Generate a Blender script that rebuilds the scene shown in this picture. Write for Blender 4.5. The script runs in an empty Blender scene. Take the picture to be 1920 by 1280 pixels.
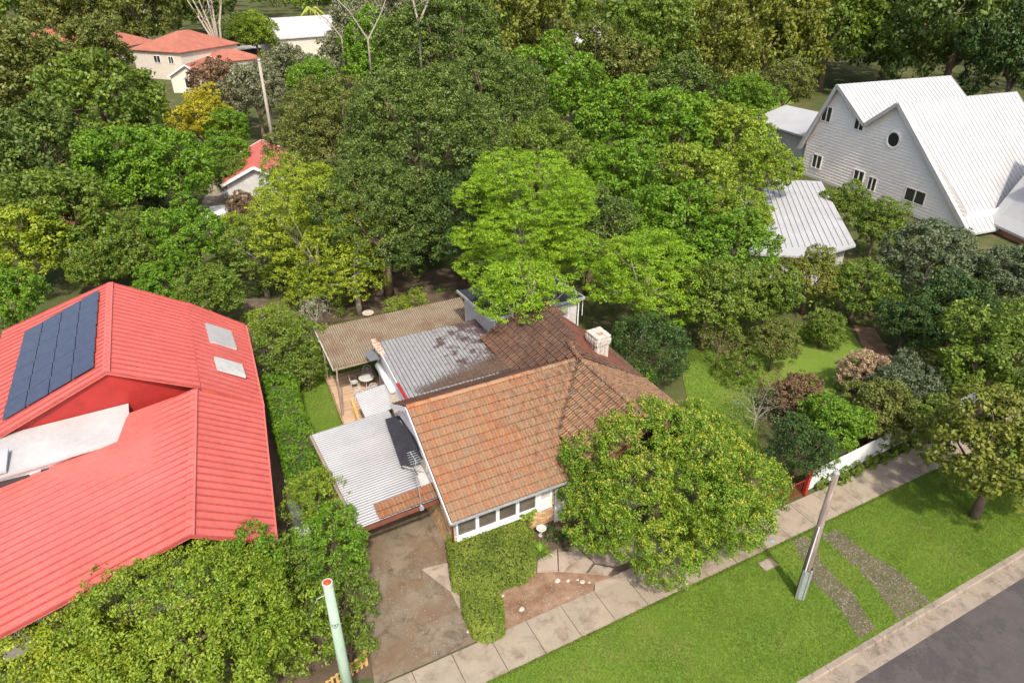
import bpy, math, random
import numpy as np
from mathutils import Vector, Matrix

# ------------------------------------------------------------------ camera, light, exposure
SC = bpy.context.scene
COL = SC.collection
H = 22.0
FPX = 1280.0
PITCH = math.radians(30)
FWD = Vector((.4586, .8886, 0)); RGT = Vector((.8886, -.4586, 0)); UP = Vector((0, 0, 1))
LOOK = FWD * math.cos(PITCH) - UP * math.sin(PITCH)
CUP = FWD * math.sin(PITCH) + UP * math.cos(PITCH)
CAM = Vector((0, 0, H))
cd = bpy.data.cameras.new('camera'); cam = bpy.data.objects.new('camera', cd); COL.objects.link(cam)
cd.lens = 24.0; cd.sensor_width = 36.0; cd.clip_start = .5; cd.clip_end = 3000
M = Matrix((RGT, CUP, -LOOK)).transposed().to_4x4(); M.translation = CAM
cam.matrix_world = M
SC.camera = cam
SUN_EL = math.radians(52); SH = Vector((.242, .970, 0)).normalized()      # SH: way the shadows fall
TOSUN = -SH * math.cos(SUN_EL) + UP * math.sin(SUN_EL)
W = bpy.data.worlds.new('World'); SC.world = W; W.use_nodes = True
nt = W.node_tree; nt.nodes.clear()
sky = nt.nodes.new('ShaderNodeTexSky'); sky.sky_type = 'NISHITA'; sky.sun_disc = False; sky.dust_density = 4.0; sky.air_density = .75; sky.ozone_density = .6
sky.sun_elevation = SUN_EL; sky.sun_rotation = math.atan2(TOSUN.x, TOSUN.y)
bg = nt.nodes.new('ShaderNodeBackground'); bg.inputs['Strength'].default_value = .15
wo = nt.nodes.new('ShaderNodeOutputWorld')
nt.links.new(sky.outputs[0], bg.inputs[0]); nt.links.new(bg.outputs[0], wo.inputs[0])
sd = bpy.data.lights.new('sun', 'SUN'); sd.energy = 2.75; sd.angle = math.radians(2.5); sd.color = (1, .94, .83)
sun = bpy.data.objects.new('sun', sd); COL.objects.link(sun)
sun.rotation_euler = (-TOSUN).to_track_quat('-Z', 'Y').to_euler(); sun.location = (0, -30, 60)
SC.view_settings.view_transform = 'Standard'; SC.view_settings.look = 'None'
SC.view_settings.exposure = 0.86; SC.view_settings.gamma = 1.0; SC.view_settings.use_curve_mapping = False
R = random.Random(7)

def at(x, y, z=0.0):
    """the point of the place at height z that the survey of the photograph puts at (x, y)"""
    d = LOOK + RGT * ((x - 960) / FPX) - CUP * ((y - 640) / FPX)
    return CAM + d * ((z - H) / d.z)
def atv(x, y, v):
    d = LOOK + RGT * ((x - 960) / FPX) - CUP * ((y - 640) / FPX)
    return CAM + d * (v / d.y)
def depth(p): return (Vector(p) - CAM).dot(LOOK)

# ------------------------------------------------------------------ materials
MATS = {}
class NT:
    def __init__(s, name):
        s.m = bpy.data.materials.new(name); s.m.use_nodes = True; s.t = s.m.node_tree; s.t.nodes.clear()
        s.out = s.n('ShaderNodeOutputMaterial'); s.p = s.n('ShaderNodeBsdfPrincipled'); s.l(s.p.outputs[0], s.out.inputs[0])
        MATS[name] = s.m
        g = s.n('ShaderNodeNewGeometry'); s.pos = g.outputs['Position']
    def n(s, k, **kw):
        o = s.t.nodes.new(k)
        for a, b in kw.items(): setattr(o, a, b)
        return o
    def l(s, a, b): s.t.links.new(a, b)
    def noise(s, scale, detail=4, rough=.6, stretch=None, dist=0, src=None):
        t = s.n('ShaderNodeTexNoise'); t.inputs['Scale'].default_value = scale; t.inputs['Detail'].default_value = detail
        t.inputs['Roughness'].default_value = rough; t.inputs['Distortion'].default_value = dist
        v = src or s.pos
        if stretch:
            mp = s.n('ShaderNodeMapping'); mp.inputs['Scale'].default_value = stretch; s.l(v, mp.inputs[0]); v = mp.outputs[0]
        s.l(v, t.inputs['Vector']); return t.outputs['Fac']
    def voro(s, scale, feat='F1', out='Distance'):
        t = s.n('ShaderNodeTexVoronoi'); t.feature = feat; t.inputs['Scale'].default_value = scale; s.l(s.pos, t.inputs['Vector']); return t.outputs[out]
    def ramp(s, fac, stops):
        r = s.n('ShaderNodeValToRGB'); e = r.color_ramp.elements
        while len(e) < len(stops): e.new(.5)
        for i, (p, c) in enumerate(stops):
            e[i].position = p; e[i].color = (c[0], c[1], c[2], 1) if not isinstance(c, (int, float)) else (c, c, c, 1)
        s.l(fac, r.inputs[0]); return r.outputs[0]
    def mix(s, fac, a, b, mode='MIX'):
        m = s.n('ShaderNodeMix', data_type='RGBA', blend_type=mode)
        for sock, v in ((m.inputs[0], fac), (m.inputs[6], a), (m.inputs[7], b)):
            if isinstance(v, (int, float)): sock.default_value = v
            elif isinstance(v, tuple): sock.default_value = (v[0], v[1], v[2], 1)
            else: s.l(v, sock)
        return m.outputs[2]
    def attr(s, a='tint'):
        t = s.n('ShaderNodeAttribute'); t.attribute_name = a; return t.outputs['Fac']
    def done(s, col, rough=.8, bump=None, bs=.3, bd=.02, spec=.4, metal=0):
        if isinstance(col, tuple): s.p.inputs['Base Color'].default_value = (col[0], col[1], col[2], 1)
        else: s.l(col, s.p.inputs['Base Color'])
        if isinstance(rough, (int, float)): s.p.inputs['Roughness'].default_value = rough
        else: s.l(rough, s.p.inputs['Roughness'])
        s.p.inputs['Specular IOR Level'].default_value = spec; s.p.inputs['Metallic'].default_value = metal
        if bump is not None:
            b = s.n('ShaderNodeBump'); b.inputs['Strength'].default_value = bs; b.inputs['Distance'].default_value = bd
            s.l(bump, b.inputs['Height']); s.l(b.outputs[0], s.p.inputs['Normal'])
        return s.m

def simple(name, c, rough=.6, var=.25, scale=3, metal=0, spec=.4, bump=.0):
    t = NT(name)
    f = t.noise(scale, 5, .65)
    d = tuple(x * (1 - var) for x in c); l = tuple(min(1, x * (1 + var * .6)) for x in c)
    col = t.ramp(f, [(.3, d), (.7, l)])
    g = t.noise(scale * 14, 3)
    col = t.mix(.25 * min(1, var * 3), col, t.ramp(g, [(.35, tuple(x * .6 for x in c)), (.6, l)]))
    return t.done(col, rough, g if bump else None, bump, .02, spec, metal)

def leafmat(name, a, b, c, trans=.32, rough=.5, spec=.35):
    t = NT(name)
    col = t.ramp(t.attr(), [(0, a), (.5, b), (1, c)])
    big = t.noise(.35, 3)
    col = t.mix(t.ramp(big, [(.35, .0), (.75, .45)]), col, c)
    t.done(col, rough, spec=spec)
    tr = t.n('ShaderNodeBsdfTranslucent'); ms = t.n('ShaderNodeMixShader'); ms.inputs[0].default_value = trans
    t.l(t.mix(.4, col, (.26, .32, .02), 'MIX'), tr.inputs[0])
    t.l(t.p.outputs[0], ms.inputs[1]); t.l(tr.outputs[0], ms.inputs[2]); t.l(ms.outputs[0], t.out.inputs[0])
    return t.m
leafmat('leaf_fig', (.028, .060, .012), (.068, .118, .020), (.190, .250, .042), .26)
leafmat('leaf_olive', (.065, .090, .016), (.125, .155, .028), (.200, .205, .045), .28)
leafmat('leaf_lime', (.085, .165, .012), (.190, .290, .022), (.330, .390, .038), .38)
leafmat('leaf_yellow', (.130, .215, .014), (.280, .360, .022), (.430, .470, .045), .42)
leafmat('leaf_bright', (.050, .135, .010), (.120, .250, .016), (.230, .370, .028), .4)
leafmat('leaf_mid', (.048, .098, .011), (.112, .185, .020), (.215, .275, .034), .34)
leafmat('leaf_gloss', (.014, .038, .009), (.030, .068, .014), (.080, .130, .030), .14, .5, .25)
leafmat('leaf_street', (.060, .145, .010), (.145, .260, .020), (.280, .370, .036), .38, .42)
leafmat('leaf_layer', (.095, .220, .010), (.215, .390, .018), (.370, .510, .034), .44, .5)
leafmat('leaf_box', (.065, .115, .014), (.145, .210, .022), (.270, .320, .045), .3)
leafmat('leaf_gum', (.085, .100, .045), (.165, .175, .090), (.270, .270, .165), .25)
leafmat('leaf_russet', (.080, .045, .022), (.130, .075, .035), (.190, .120, .060), 0)
leafmat('leaf_gold', (.190, .190, .012), (.380, .340, .018), (.520, .440, .035), .38)
leafmat('leaf_blossom', (.240, .290, .024), (.380, .400, .036), (.500, .450, .075), .35)
leafmat('leaf_ochre', (.085, .105, .014), (.150, .175, .022), (.240, .250, .040), .32)
leafmat('leaf_sage', (.050, .075, .034), (.090, .120, .058), (.150, .180, .095), .22)
leafmat('leaf_lawn', (.075, .145, .014), (.128, .225, .022), (.230, .305, .045), .35, .6)
leafmat('leaf_dry', (.20, .13, .07), (.30, .20, .11), (.42, .32, .2), 0, .8)
leafmat('leaf_debris', (.05, .028, .020), (.085, .050, .034), (.15, .10, .07), 0, .9)
leafmat('leaf_stem', (.24, .21, .17), (.30, .27, .22), (.36, .33, .28), .0, .8)

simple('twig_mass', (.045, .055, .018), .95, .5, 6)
simple('bark', (.16, .11, .075), .9, .4, 4, bump=.6)
simple('bark_pale', (.34, .29, .24), .85, .35, 3, bump=.4)
simple('white_paint', (.66, .66, .65), .5, .08, 1.5)
simple('facade_white', (.86, .80, .74), .7, .08, .5)
simple('old_white', (.46, .445, .42), .7, .25, 1.2)
simple('cream_paint', (.60, .54, .45), .65, .1, 1)
simple('red_paint', (.30, .022, .018), .5, .2, 2)
simple('dark_metal', (.045, .045, .05), .45, .2, 2)
simple('grey_metal', (.30, .31, .32), .4, .2, 3, .6)
simple('galv', (.46, .48, .49), .38, .2, 5, .5)
simple('fascia_brown', (.16, .055, .035), .6, .3, 3)
simple('timber_grey', (.26, .20, .145), .85, .35, 5, bump=.4)
simple('timber_gold', (.55, .34, .12), .7, .2, 4)
simple('bin_plastic', (.035, .04, .045), .4, .2, 3)
simple('soil', (.10, .07, .045), .95, .5, 1.5, bump=.5)
simple('stone', (.42, .37, .31), .85, .35, 6, bump=.4)
simple('terracotta', (.40, .19, .10), .8, .3, 5)
simple('pot_white', (.50, .48, .45), .6, .2, 8)
simple('far_red_tile', (.33, .115, .075), .8, .3, .8)
simple('far_white_roof', (.37, .37, .37), .5, .12, .4)
simple('grey_roof', (.40, .39, .38), .5, .2, .5)
simple('blue_litter', (.15, .35, .6), .4, .3, 20)
simple('car_paint', (.70, .71, .73), .25, .05, 1, spec=.6)
simple('tyre', (.02, .02, .02), .8, .2, 5)
simple('black_roof', (.035, .036, .042), .75, .25, 2, spec=.15)
simple('asbestos_grey', (.30, .30, .29), .8, .3, 2)

t = NT('glass'); t.done((.03, .035, .035), .08, spec=.7)
t = NT('window_dark'); f = t.noise(1.5, 3); t.done(t.ramp(f, [(.3, (.055, .048, .04)), (.7, (.13, .11, .09))]), .25, spec=.6)
t = NT('solar'); 
w = t.noise(3, 2); t.done(t.ramp(w, [(.3, (.030, .034, .060)), (.7, (.045, .050, .085))]), .25, spec=.6)
simple('red_rib', (.35, .066, .054), .6, .3, 2)
t = NT('red_roof'); f = t.noise(.5, 4); g = t.noise(6, 6, .75)
t.done(t.mix(.35, t.ramp(f, [(.3, (.40, .080, .064)), (.7, (.50, .120, .098))]), t.ramp(g, [(.3, (.44, .08, .07)), (.7, (.68, .20, .17))])), .5, spec=.4)

# clay tiles: tint attribute per tile, orange to lichen
def claymat(name, moss, dark, STR=(4.5, .8, .8)):
    t = NT(name); a = t.attr()
    base = t.ramp(a, [(0, (.23, .062, .026)), (.35, (.36, .118, .042)), (.7, (.37, .160, .068)), (1, (.28, .145, .08))])
    lich = t.ramp(t.noise(13, 8, .85), [(.42, 0.), (.54, 1.)])
    sep = t.n('ShaderNodeSeparateXYZ'); t.l(t.pos, sep.inputs[0]); gr = t.n('ShaderNodeMapRange'); t.l(sep.outputs[0], gr.inputs[0])
    gr.inputs[1].default_value = 7; gr.inputs[2].default_value = 15; gr.inputs[3].default_value = -.08; gr.inputs[4].default_value = .16
    gr2 = t.n('ShaderNodeMapRange'); t.l(sep.outputs[1], gr2.inputs[0])
    gr2.inputs[1].default_value = 23; gr2.inputs[2].default_value = 18.5; gr2.inputs[3].default_value = -.07; gr2.inputs[4].default_value = .14
    a1 = t.n('ShaderNodeMath', operation='ADD'); t.l(gr.outputs[0], a1.inputs[0]); t.l(gr2.outputs[0], a1.inputs[1])
    a2_ = t.n('ShaderNodeMath', operation='ADD'); t.l(a1.outputs[0], a2_.inputs[0]); t.l(t.noise(.5, 4, .6), a2_.inputs[1])
    big = t.ramp(a2_.outputs[0], [(.30, .2 + moss), (.56, .95)])
    m = t.n('ShaderNodeMath', operation='MULTIPLY'); t.l(lich, m.inputs[0]); t.l(big, m.inputs[1])
    pale = t.ramp(t.noise(17, 5, .8, (3, 1, 1)), [(.4, (.20, .135, .080)), (.62, (.35, .25, .16))]); col = t.mix(m.outputs[0], base, pale)
    st_ = t.n('ShaderNodeMath', operation='ADD'); t.l(t.noise(3.2, 5, .75, STR), st_.inputs[0]); t.l(gr.outputs[0], st_.inputs[1])
    streak = t.ramp(st_.outputs[0], [(.55, 0.), (.68, .85)])
    col = t.mix(streak, col, (.085, .050, .032))
    blo = t.ramp(t.noise(4.2, 7, .72, dist=.5), [(.46, 0.), (.60, .62)]); col = t.mix(blo, col, t.ramp(t.noise(28, 4, .7), [(.35, (.13, .085, .055)), (.65, (.34, .26, .175))]))
    wear = t.ramp(t.noise(2.4, 4, .6), [(.56, 0.), (.7, .5)])
    col = t.mix(wear, col, (.40, .14, .05))
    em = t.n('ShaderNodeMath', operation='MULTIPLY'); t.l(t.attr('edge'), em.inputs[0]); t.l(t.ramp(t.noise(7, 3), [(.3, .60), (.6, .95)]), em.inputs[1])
    col = t.mix(em.outputs[0], col, (.060, .030, .018))  # gap shade under each course painted dark on the lips; also joints, dirty grooves
    if dark:
        dk = t.ramp(t.noise(.9, 6, .75), [(.40, dark), (.70, .45)])
        col = t.mix(dk, col, (.045, .026, .022))
    t.done(col, .9, t.noise(60, 4), .5, .01, .2)
claymat('clay_tile', .0, 0)
claymat('clay_tile_mossy', .1, .80, (.8, 4.5, .8))
claymat('clay_tile_brown', .45, 0, (.8, 4.5, .8))
claymat('clay_cap', -.1, 0)

t = NT('carport_metal'); f = t.noise(.7, 4); g = t.noise(5, 6, .7, (1, 4, 1))
c = t.ramp(f, [(.3, (.19, .195, .21)), (.7, (.25, .256, .27))]); c = t.mix(t.ramp(g, [(.60, 0.), (.72, .55)]), c, (.22, .19, .17))
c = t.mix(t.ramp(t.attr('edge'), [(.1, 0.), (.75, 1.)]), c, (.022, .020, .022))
t.done(c, .45, spec=.4, metal=.15)
t = NT('skillion_metal')
f = t.noise(.9, 5, .7); c = t.ramp(t.noise(3, 4), [(.3, (.23, .225, .225)), (.7, (.31, .305, .30))])
sep = t.n('ShaderNodeSeparateXYZ'); t.l(t.pos, sep.inputs[0])
mr = t.n('ShaderNodeMapRange'); mr.inputs[1].default_value = 8.5; mr.inputs[2].default_value = 13.2; mr.inputs[3].default_value = -.16; mr.inputs[4].default_value = .13
t.l(sep.outputs[0], mr.inputs[0])
ad = t.n('ShaderNodeMath', operation='ADD'); t.l(t.noise(1.3, 6, .75, (1, 1.0, 1)), ad.inputs[0]); t.l(mr.outputs[0], ad.inputs[1])
c = t.mix(t.ramp(ad.outputs[0], [(.53, 0.), (.62, .9)]), c, (.075, .042, .035))
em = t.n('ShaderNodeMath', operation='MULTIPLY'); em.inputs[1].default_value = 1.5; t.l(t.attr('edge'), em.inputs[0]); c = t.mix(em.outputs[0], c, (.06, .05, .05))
t.done(c, .55, spec=.35, metal=.1)
t = NT('patio_roof')
c = t.ramp(t.noise(18, 5, .75), [(.35, (.13, .10, .065)), (.5, (.24, .19, .125)), (.68, (.42, .36, .26))])
c = t.mix(t.ramp(t.noise(.7, 5, .7), [(.45, 0.), (.66, .7)]), c, (.15, .075, .045))
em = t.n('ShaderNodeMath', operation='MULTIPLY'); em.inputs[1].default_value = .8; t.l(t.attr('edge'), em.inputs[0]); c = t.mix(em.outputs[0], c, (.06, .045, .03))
t.done(c, .9, t.noise(30, 4), .5, .02, .2)
t = NT('deck_timber'); a = t.attr()
c = t.ramp(a, [(0, (.36, .235, .145)), (1, (.52, .37, .25))]); c = t.mix(t.ramp(t.noise(3, 5, .7, (1, 9, 1)), [(.4, 0.), (.7, .5)]), c, (.24, .15, .10))
t.done(c, .75, t.noise(12, 4, .6, (1, 8, 1)), .3, .01)
t = NT('brick'); a = t.attr()
c = t.ramp(a, [(0, (.40, .235, .115)), (.5, (.52, .345, .19)), (1, (.60, .42, .25))]); c = t.mix(t.ramp(t.noise(25, 5), [(.5, 0.), (.7, .4)]), c, (.30, .17, .09))
t.done(c, .85, t.noise(60, 4), .4, .01, .2)
simple('mortar', (.34, .29, .23), .95, .2, 8)
simple('brick_white', (.48, .43, .37), .85, .45, 9, bump=.5)

def concrete(name, a, b, stain, amt, dirt=None):
    t = NT(name); c = t.ramp(t.noise(.9, 6, .7), [(.32, a), (.68, b)])
    c = t.mix(.35, c, t.ramp(t.noise(40, 4, .7), [(.3, tuple(x * .55 for x in a)), (.65, b)]))
    c = t.mix(t.ramp(t.noise(1.4, 8, .75, dist=.6), [(.50, 0.), (.66, amt)]), c, stain)
    if dirt: c = t.mix(t.ramp(t.noise(.55, 5, .6), [(.45, 0.), (.62, .85)]), c, dirt)
    if not dirt: return t.done(c, .9, t.noise(50, 5), .4, .01, .2)
    v = t.n('ShaderNodeTexVoronoi'); v.feature = 'DISTANCE_TO_EDGE'; v.inputs['Scale'].default_value = .55 if dirt else .22
    nn = t.n('ShaderNodeTexNoise'); nn.inputs['Scale'].default_value = 2.2; t.l(t.pos, nn.inputs['Vector'])
    mx = t.n('ShaderNodeMix', data_type='RGBA'); mx.inputs[0].default_value = .25; t.l(t.pos, mx.inputs[6]); t.l(nn.outputs['Color'], mx.inputs[7])
    t.l(mx.outputs[2], v.inputs['Vector'])
    c = t.mix(t.ramp(v.outputs['Distance'], [(0., .7), (.006, 0.)]), c, (.10, .065, .04))
    t.done(c, .9, t.noise(50, 5), .4, .01, .2)
concrete('driveway_concrete', (.125, .098, .068), (.225, .180, .130), (.070, .050, .032), .95, (.140, .092, .054))
concrete('path_concrete', (.27, .215, .165), (.38, .31, .25), (.13, .09, .065), .8)
concrete('footpath_concrete', (.235, .195, .145), (.32, .268, .205), (.14, .10, .07), .75)
concrete('kerb_concrete', (.205, .168, .130), (.29, .242, .188), (.09, .065, .05), .8)
t = NT('dirt'); c = t.ramp(t.noise(1.5, 7, .7), [(.3, (.14, .078, .045)), (.5, (.22, .135, .085)), (.7, (.30, .205, .14))])
c = t.mix(t.ramp(t.noise(45, 4, .7), [(.62, 0.), (.7, .8)]), c, (.46, .36, .27)); t.done(c, .95, t.noise(20, 7, .75), .8, .04, .1)
t = NT('ground_earth'); c = t.ramp(t.noise(.25, 6, .7), [(.35, (.050, .075, .018)), (.55, (.085, .085, .035)), (.7, (.16, .12, .07))])
t.done(c, .95, t.noise(8, 6), .6, .05, .1)
t = NT('lawn'); c = t.ramp(t.noise(.8, 6, .7), [(.3, (.085, .155, .020)), (.7, (.150, .235, .032))])
c = t.mix(.5, c, t.ramp(t.noise(35, 5, .8), [(.3, (.050, .095, .012)), (.7, (.200, .280, .045))]))
c = t.mix(t.ramp(t.noise(.45, 4), [(.54, 0.), (.72, .6)]), c, (.20, .20, .06)); t.done(c, .95, t.noise(50, 4, .8), .9, .03, .1)
t = NT('asphalt'); c = t.ramp(t.noise(1.1, 5, .6), [(.3, (.055, .047, .045)), (.7, (.085, .074, .070))])
c = t.mix(.4, c, t.ramp(t.noise(90, 3, .7), [(.35, (.03, .027, .026)), (.7, (.15, .135, .125))])); c = t.mix(t.ramp(t.noise(.5, 6, .7), [(.52, 0.), (.56, .45)]), c, (.045, .040, .040))
vv = t.n('ShaderNodeTexVoronoi'); vv.feature = 'DISTANCE_TO_EDGE'; vv.inputs['Scale'].default_value = .45; nn = t.n('ShaderNodeTexNoise'); nn.inputs['Scale'].default_value = 3; nn.inputs['Detail'].default_value = 6; t.l(t.pos, nn.inputs['Vector'])
mx = t.n('ShaderNodeMix', data_type='RGBA'); mx.inputs[0].default_value = .4; t.l(t.pos, mx.inputs[6]); t.l(nn.outputs['Color'], mx.inputs[7]); t.l(mx.outputs[2], vv.inputs['Vector'])
c = t.mix(t.ramp(vv.outputs['Distance'], [(0, .45), (.005, 0.)]), c, (.03, .027, .027))
t.done(c, .9, t.noise(120, 3), .5, .01, .2)
t = NT('gravel_bed'); c = t.ramp(t.noise(1.8, 6, .7), [(.3, (.085, .062, .045)), (.7, (.17, .13, .10))]); t.done(c, .95, t.noise(40, 5), .9, .03, .1)
t = NT('gravel_stone'); t.done(t.ramp(t.attr(), [(0, (.08, .065, .055)), (.6, (.20, .165, .14)), (1, (.42, .37, .32))]), .85)
t = NT('pole_timber'); c = t.ramp(t.noise(4, 6, .7, (6, 6, .35)), [(.3, (.105, .080, .065)), (.5, (.19, .15, .125)), (.7, (.29, .24, .20))]); t.done(c, .9, t.noise(5, 5, .7, (8, 8, .3)), .7, .02, .15)
t = NT('pole_green'); c = t.ramp(t.noise(1.2, 5, .6, (3, 3, 1)), [(.3, (.24, .33, .25)), (.6, (.31, .40, .315)), (.75, (.36, .42, .34))]); t.done(c, .6, t.noise(3, 5, .7, (8, 8, .3)), .3, .01, .3)
t = NT('rust'); t.done(t.ramp(t.noise(20, 4), [(.4, (.28, .035, .012)), (.65, (.50, .09, .03))]), .8)
t = NT('lichen_white'); t.done(t.ramp(t.noise(7, 3), [(.47, (.42, .41, .38)), (.53, (.45, .17, .03))]), .85)
mat = MATS

# ------------------------------------------------------------------ mesh helpers
class MB:
    def __init__(s): s.v = []; s.f = []; s.t = []; s.e = []
    def add(s, vs, fs, tint=0., edge=None):
        o = len(s.v)
        if edge is not None: s.e += list(edge)
        s.v += [tuple(p) for p in vs]; s.f += [tuple(i + o for i in f) for f in fs]; s.t += [tint] * len(vs); return s
    def box(s, a, b, tint=0.):
        x0, y0, z0 = a; x1, y1, z1 = b
        return s.add([(x0, y0, z0), (x1, y0, z0), (x1, y1, z0), (x0, y1, z0), (x0, y0, z1), (x1, y0, z1), (x1, y1, z1), (x0, y1, z1)],
                     [(3, 2, 1, 0), (4, 5, 6, 7), (0, 1, 5, 4), (1, 2, 6, 5), (2, 3, 7, 6), (3, 0, 4, 7)], tint)
    def prism(s, poly, z0, z1, tint=0.):
        n = len(poly); vs = [(p[0], p[1], z0) for p in poly] + [(p[0], p[1], z1) for p in poly]
        ar = sum(poly[i][0] * poly[(i + 1) % n][1] - poly[(i + 1) % n][0] * poly[i][1] for i in range(n))
        fs = [tuple(range(n))[::-1], tuple(range(n, 2 * n))] + [(i, (i + 1) % n, n + (i + 1) % n, n + i) for i in range(n)]
        if ar < 0: fs = [f[::-1] for f in fs]
        return s.add(vs, fs, tint)
    def slab(s, poly, th):
        """polygon in space thickened downwards"""
        n = len(poly); vs = [tuple(p) for p in poly] + [(p[0], p[1], p[2] - th) for p in poly]
        fs = [tuple(range(n)), tuple(range(n, 2 * n))[::-1]] + [(i, n + i, n + (i + 1) % n, (i + 1) % n) for i in range(n)]
        return s.add(vs, fs)
    def obox(s, p, q, w, h, tint=0., side=None):
        """bar from p to q, width w (horizontal), height h centred on the line"""
        p = Vector(p); q = Vector(q); d = (q - p).normalized()
        sd_ = Vector(side) if side else d.cross(UP)
        if sd_.length < .01: sd_ = Vector((1, 0, 0))
        sd_ = sd_.normalized(); u = sd_.cross(d).normalized()
        vs = []
        for c in (p, q):
            for a, b in ((-1, -1), (1, -1), (1, 1), (-1, 1)): vs.append(c + sd_ * (a * w / 2) + u * (b * h / 2))
        return s.add(vs, [(0, 1, 2, 3), (7, 6, 5, 4), (0, 4, 5, 1), (1, 5, 6, 2), (2, 6, 7, 3), (3, 7, 4, 0)], tint)
    def tube(s, pts, rad, n=8, cap=True, tint=0.):
        pts = [Vector(p) for p in pts]; m = len(pts); rad = rad if hasattr(rad, '__len__') else [rad] * m
        o = []; ref = None
        for i, p in enumerate(pts):
            d = (pts[min(i + 1, m - 1)] - pts[max(i - 1, 0)]).normalized()
            if ref is None: ref = d.orthogonal().normalized()
            ref = (ref - d * ref.dot(d)).normalized(); b = d.cross(ref)
            for k in range(n):
                a = 2 * math.pi * k / n; o.append(p + (ref * math.cos(a) + b * math.sin(a)) * rad[i])
        fs = [(i * n + k, i * n + (k + 1) % n, (i + 1) * n + (k + 1) % n, (i + 1) * n + k) for i in range(m - 1) for k in range(n)]
        if cap: fs += [tuple(range(n))[::-1], tuple((m - 1) * n + k for k in range(n))]
        return s.add(o, fs, tint)
    def lathe(s, c, prof, n=16):
        o = []; c = Vector(c)
        for r, z in prof:
            for k in range(n):
                a = 2 * math.pi * k / n; o.append(c + Vector((r * math.cos(a), r * math.sin(a), z)))
        m = len(prof)
        fs = [(i * n + k, i * n + (k + 1) % n, (i + 1) * n + (k + 1) % n, (i + 1) * n + k) for i in range(m - 1) for k in range(n)]
        fs += [tuple(range(n))[::-1], tuple((m - 1) * n + k for k in range(n))]
        return s.add(o, fs)
    def mesh(s, name, m, smooth=False):
        me = bpy.data.meshes.new(name); me.from_pydata(s.v, [], s.f); me.materials.append(MATS[m] if isinstance(m, str) else m)
        a = me.attributes.new('tint', 'FLOAT', 'POINT'); a.data.foreach_set('value', s.t)
        if s.e: a = me.attributes.new('edge', 'FLOAT', 'POINT'); a.data.foreach_set('value', s.e)
        if smooth: me.shade_smooth()
        return me
    def build(s, name, m, parent=None, smooth=False, kind=None):
        return link(name, s.mesh(name, m, smooth), parent, kind)

def link(name, data, parent=None, kind=None):
    o = bpy.data.objects.new(name, data); COL.objects.link(o)
    if parent is not None:
        o.parent = parent; o.matrix_parent_inverse = parent.matrix_basis.inverted()
    if kind: o['kind'] = kind
    return o
def tag(o, label, cat=None, group=None):
    o['label'] = label
    if cat: o['category'] = cat
    if group: o['group'] = group
    return o
def thing(name, label, cat, loc, rz=0, group=None):
    o = bpy.data.objects.new(name, None); COL.objects.link(o); o.empty_display_size = .2
    o.matrix_basis = Matrix.Translation(Vector(loc)) @ Matrix.Rotation(rz, 4, 'Z'); return tag(o, label, cat, group)
def struct(name, mb, m): return mb.build(name, m, None, kind='structure')
def copy_tree(o, parent=None):
    c = o.copy(); COL.objects.link(c); c.parent = parent
    for ch in o.children: copy_tree(ch, c)
    return c
def bez(pts): return pts

def leaves_mesh(name, P, D, L, Wd, m, seed, tint=None, rnd=.55, upb=.5):
    """one mesh of rhombic leaves at points P with outward directions D"""
    g = np.random.default_rng(seed); n = len(P)
    N = D * .55 + g.normal(size=(n, 3)) * rnd; N[:, 2] += upb
    N /= np.linalg.norm(N, axis=1)[:, None] + 1e-9
    T = g.normal(size=(n, 3)) + D * .4; T -= N * np.sum(T * N, 1)[:, None]; T /= np.linalg.norm(T, axis=1)[:, None] + 1e-9
    B = np.cross(N, T)
    l = (L * (.65 + .7 * g.random(n)))[:, None]; w = l * (Wd / L)
    fold = N * w * .25
    V_ = np.empty((n, 4, 3), np.float32)
    V_[:, 0] = P - T * l * .5; V_[:, 1] = P + B * w * .5 + fold; V_[:, 2] = P + T * l * .5; V_[:, 3] = P - B * w * .5 + fold
    me = bpy.data.meshes.new(name)
    me.vertices.add(n * 4); me.vertices.foreach_set('co', V_.ravel())
    me.loops.add(n * 4); me.loops.foreach_set('vertex_index', np.arange(n * 4, dtype=np.int32))
    me.polygons.add(n); me.polygons.foreach_set('loop_start', np.arange(0, n * 4, 4, dtype=np.int32))
    me.polygons.foreach_set('loop_total', np.full(n, 4, np.int32))
    me.update(calc_edges=True)
    a = me.attributes.new('tint', 'FLOAT', 'POINT')
    if tint is None: tint = np.full(n, .5)
    ti = np.clip(tint + g.normal(size=n) * .17, 0, 1)
    a.data.foreach_set('value', np.repeat(ti, 4).astype(np.float32))
    me.materials.append(MATS[m]); return me

def unit(g, n):
    d = g.normal(size=(n, 3)); return d / np.linalg.norm(d, axis=1)[:, None]

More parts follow.
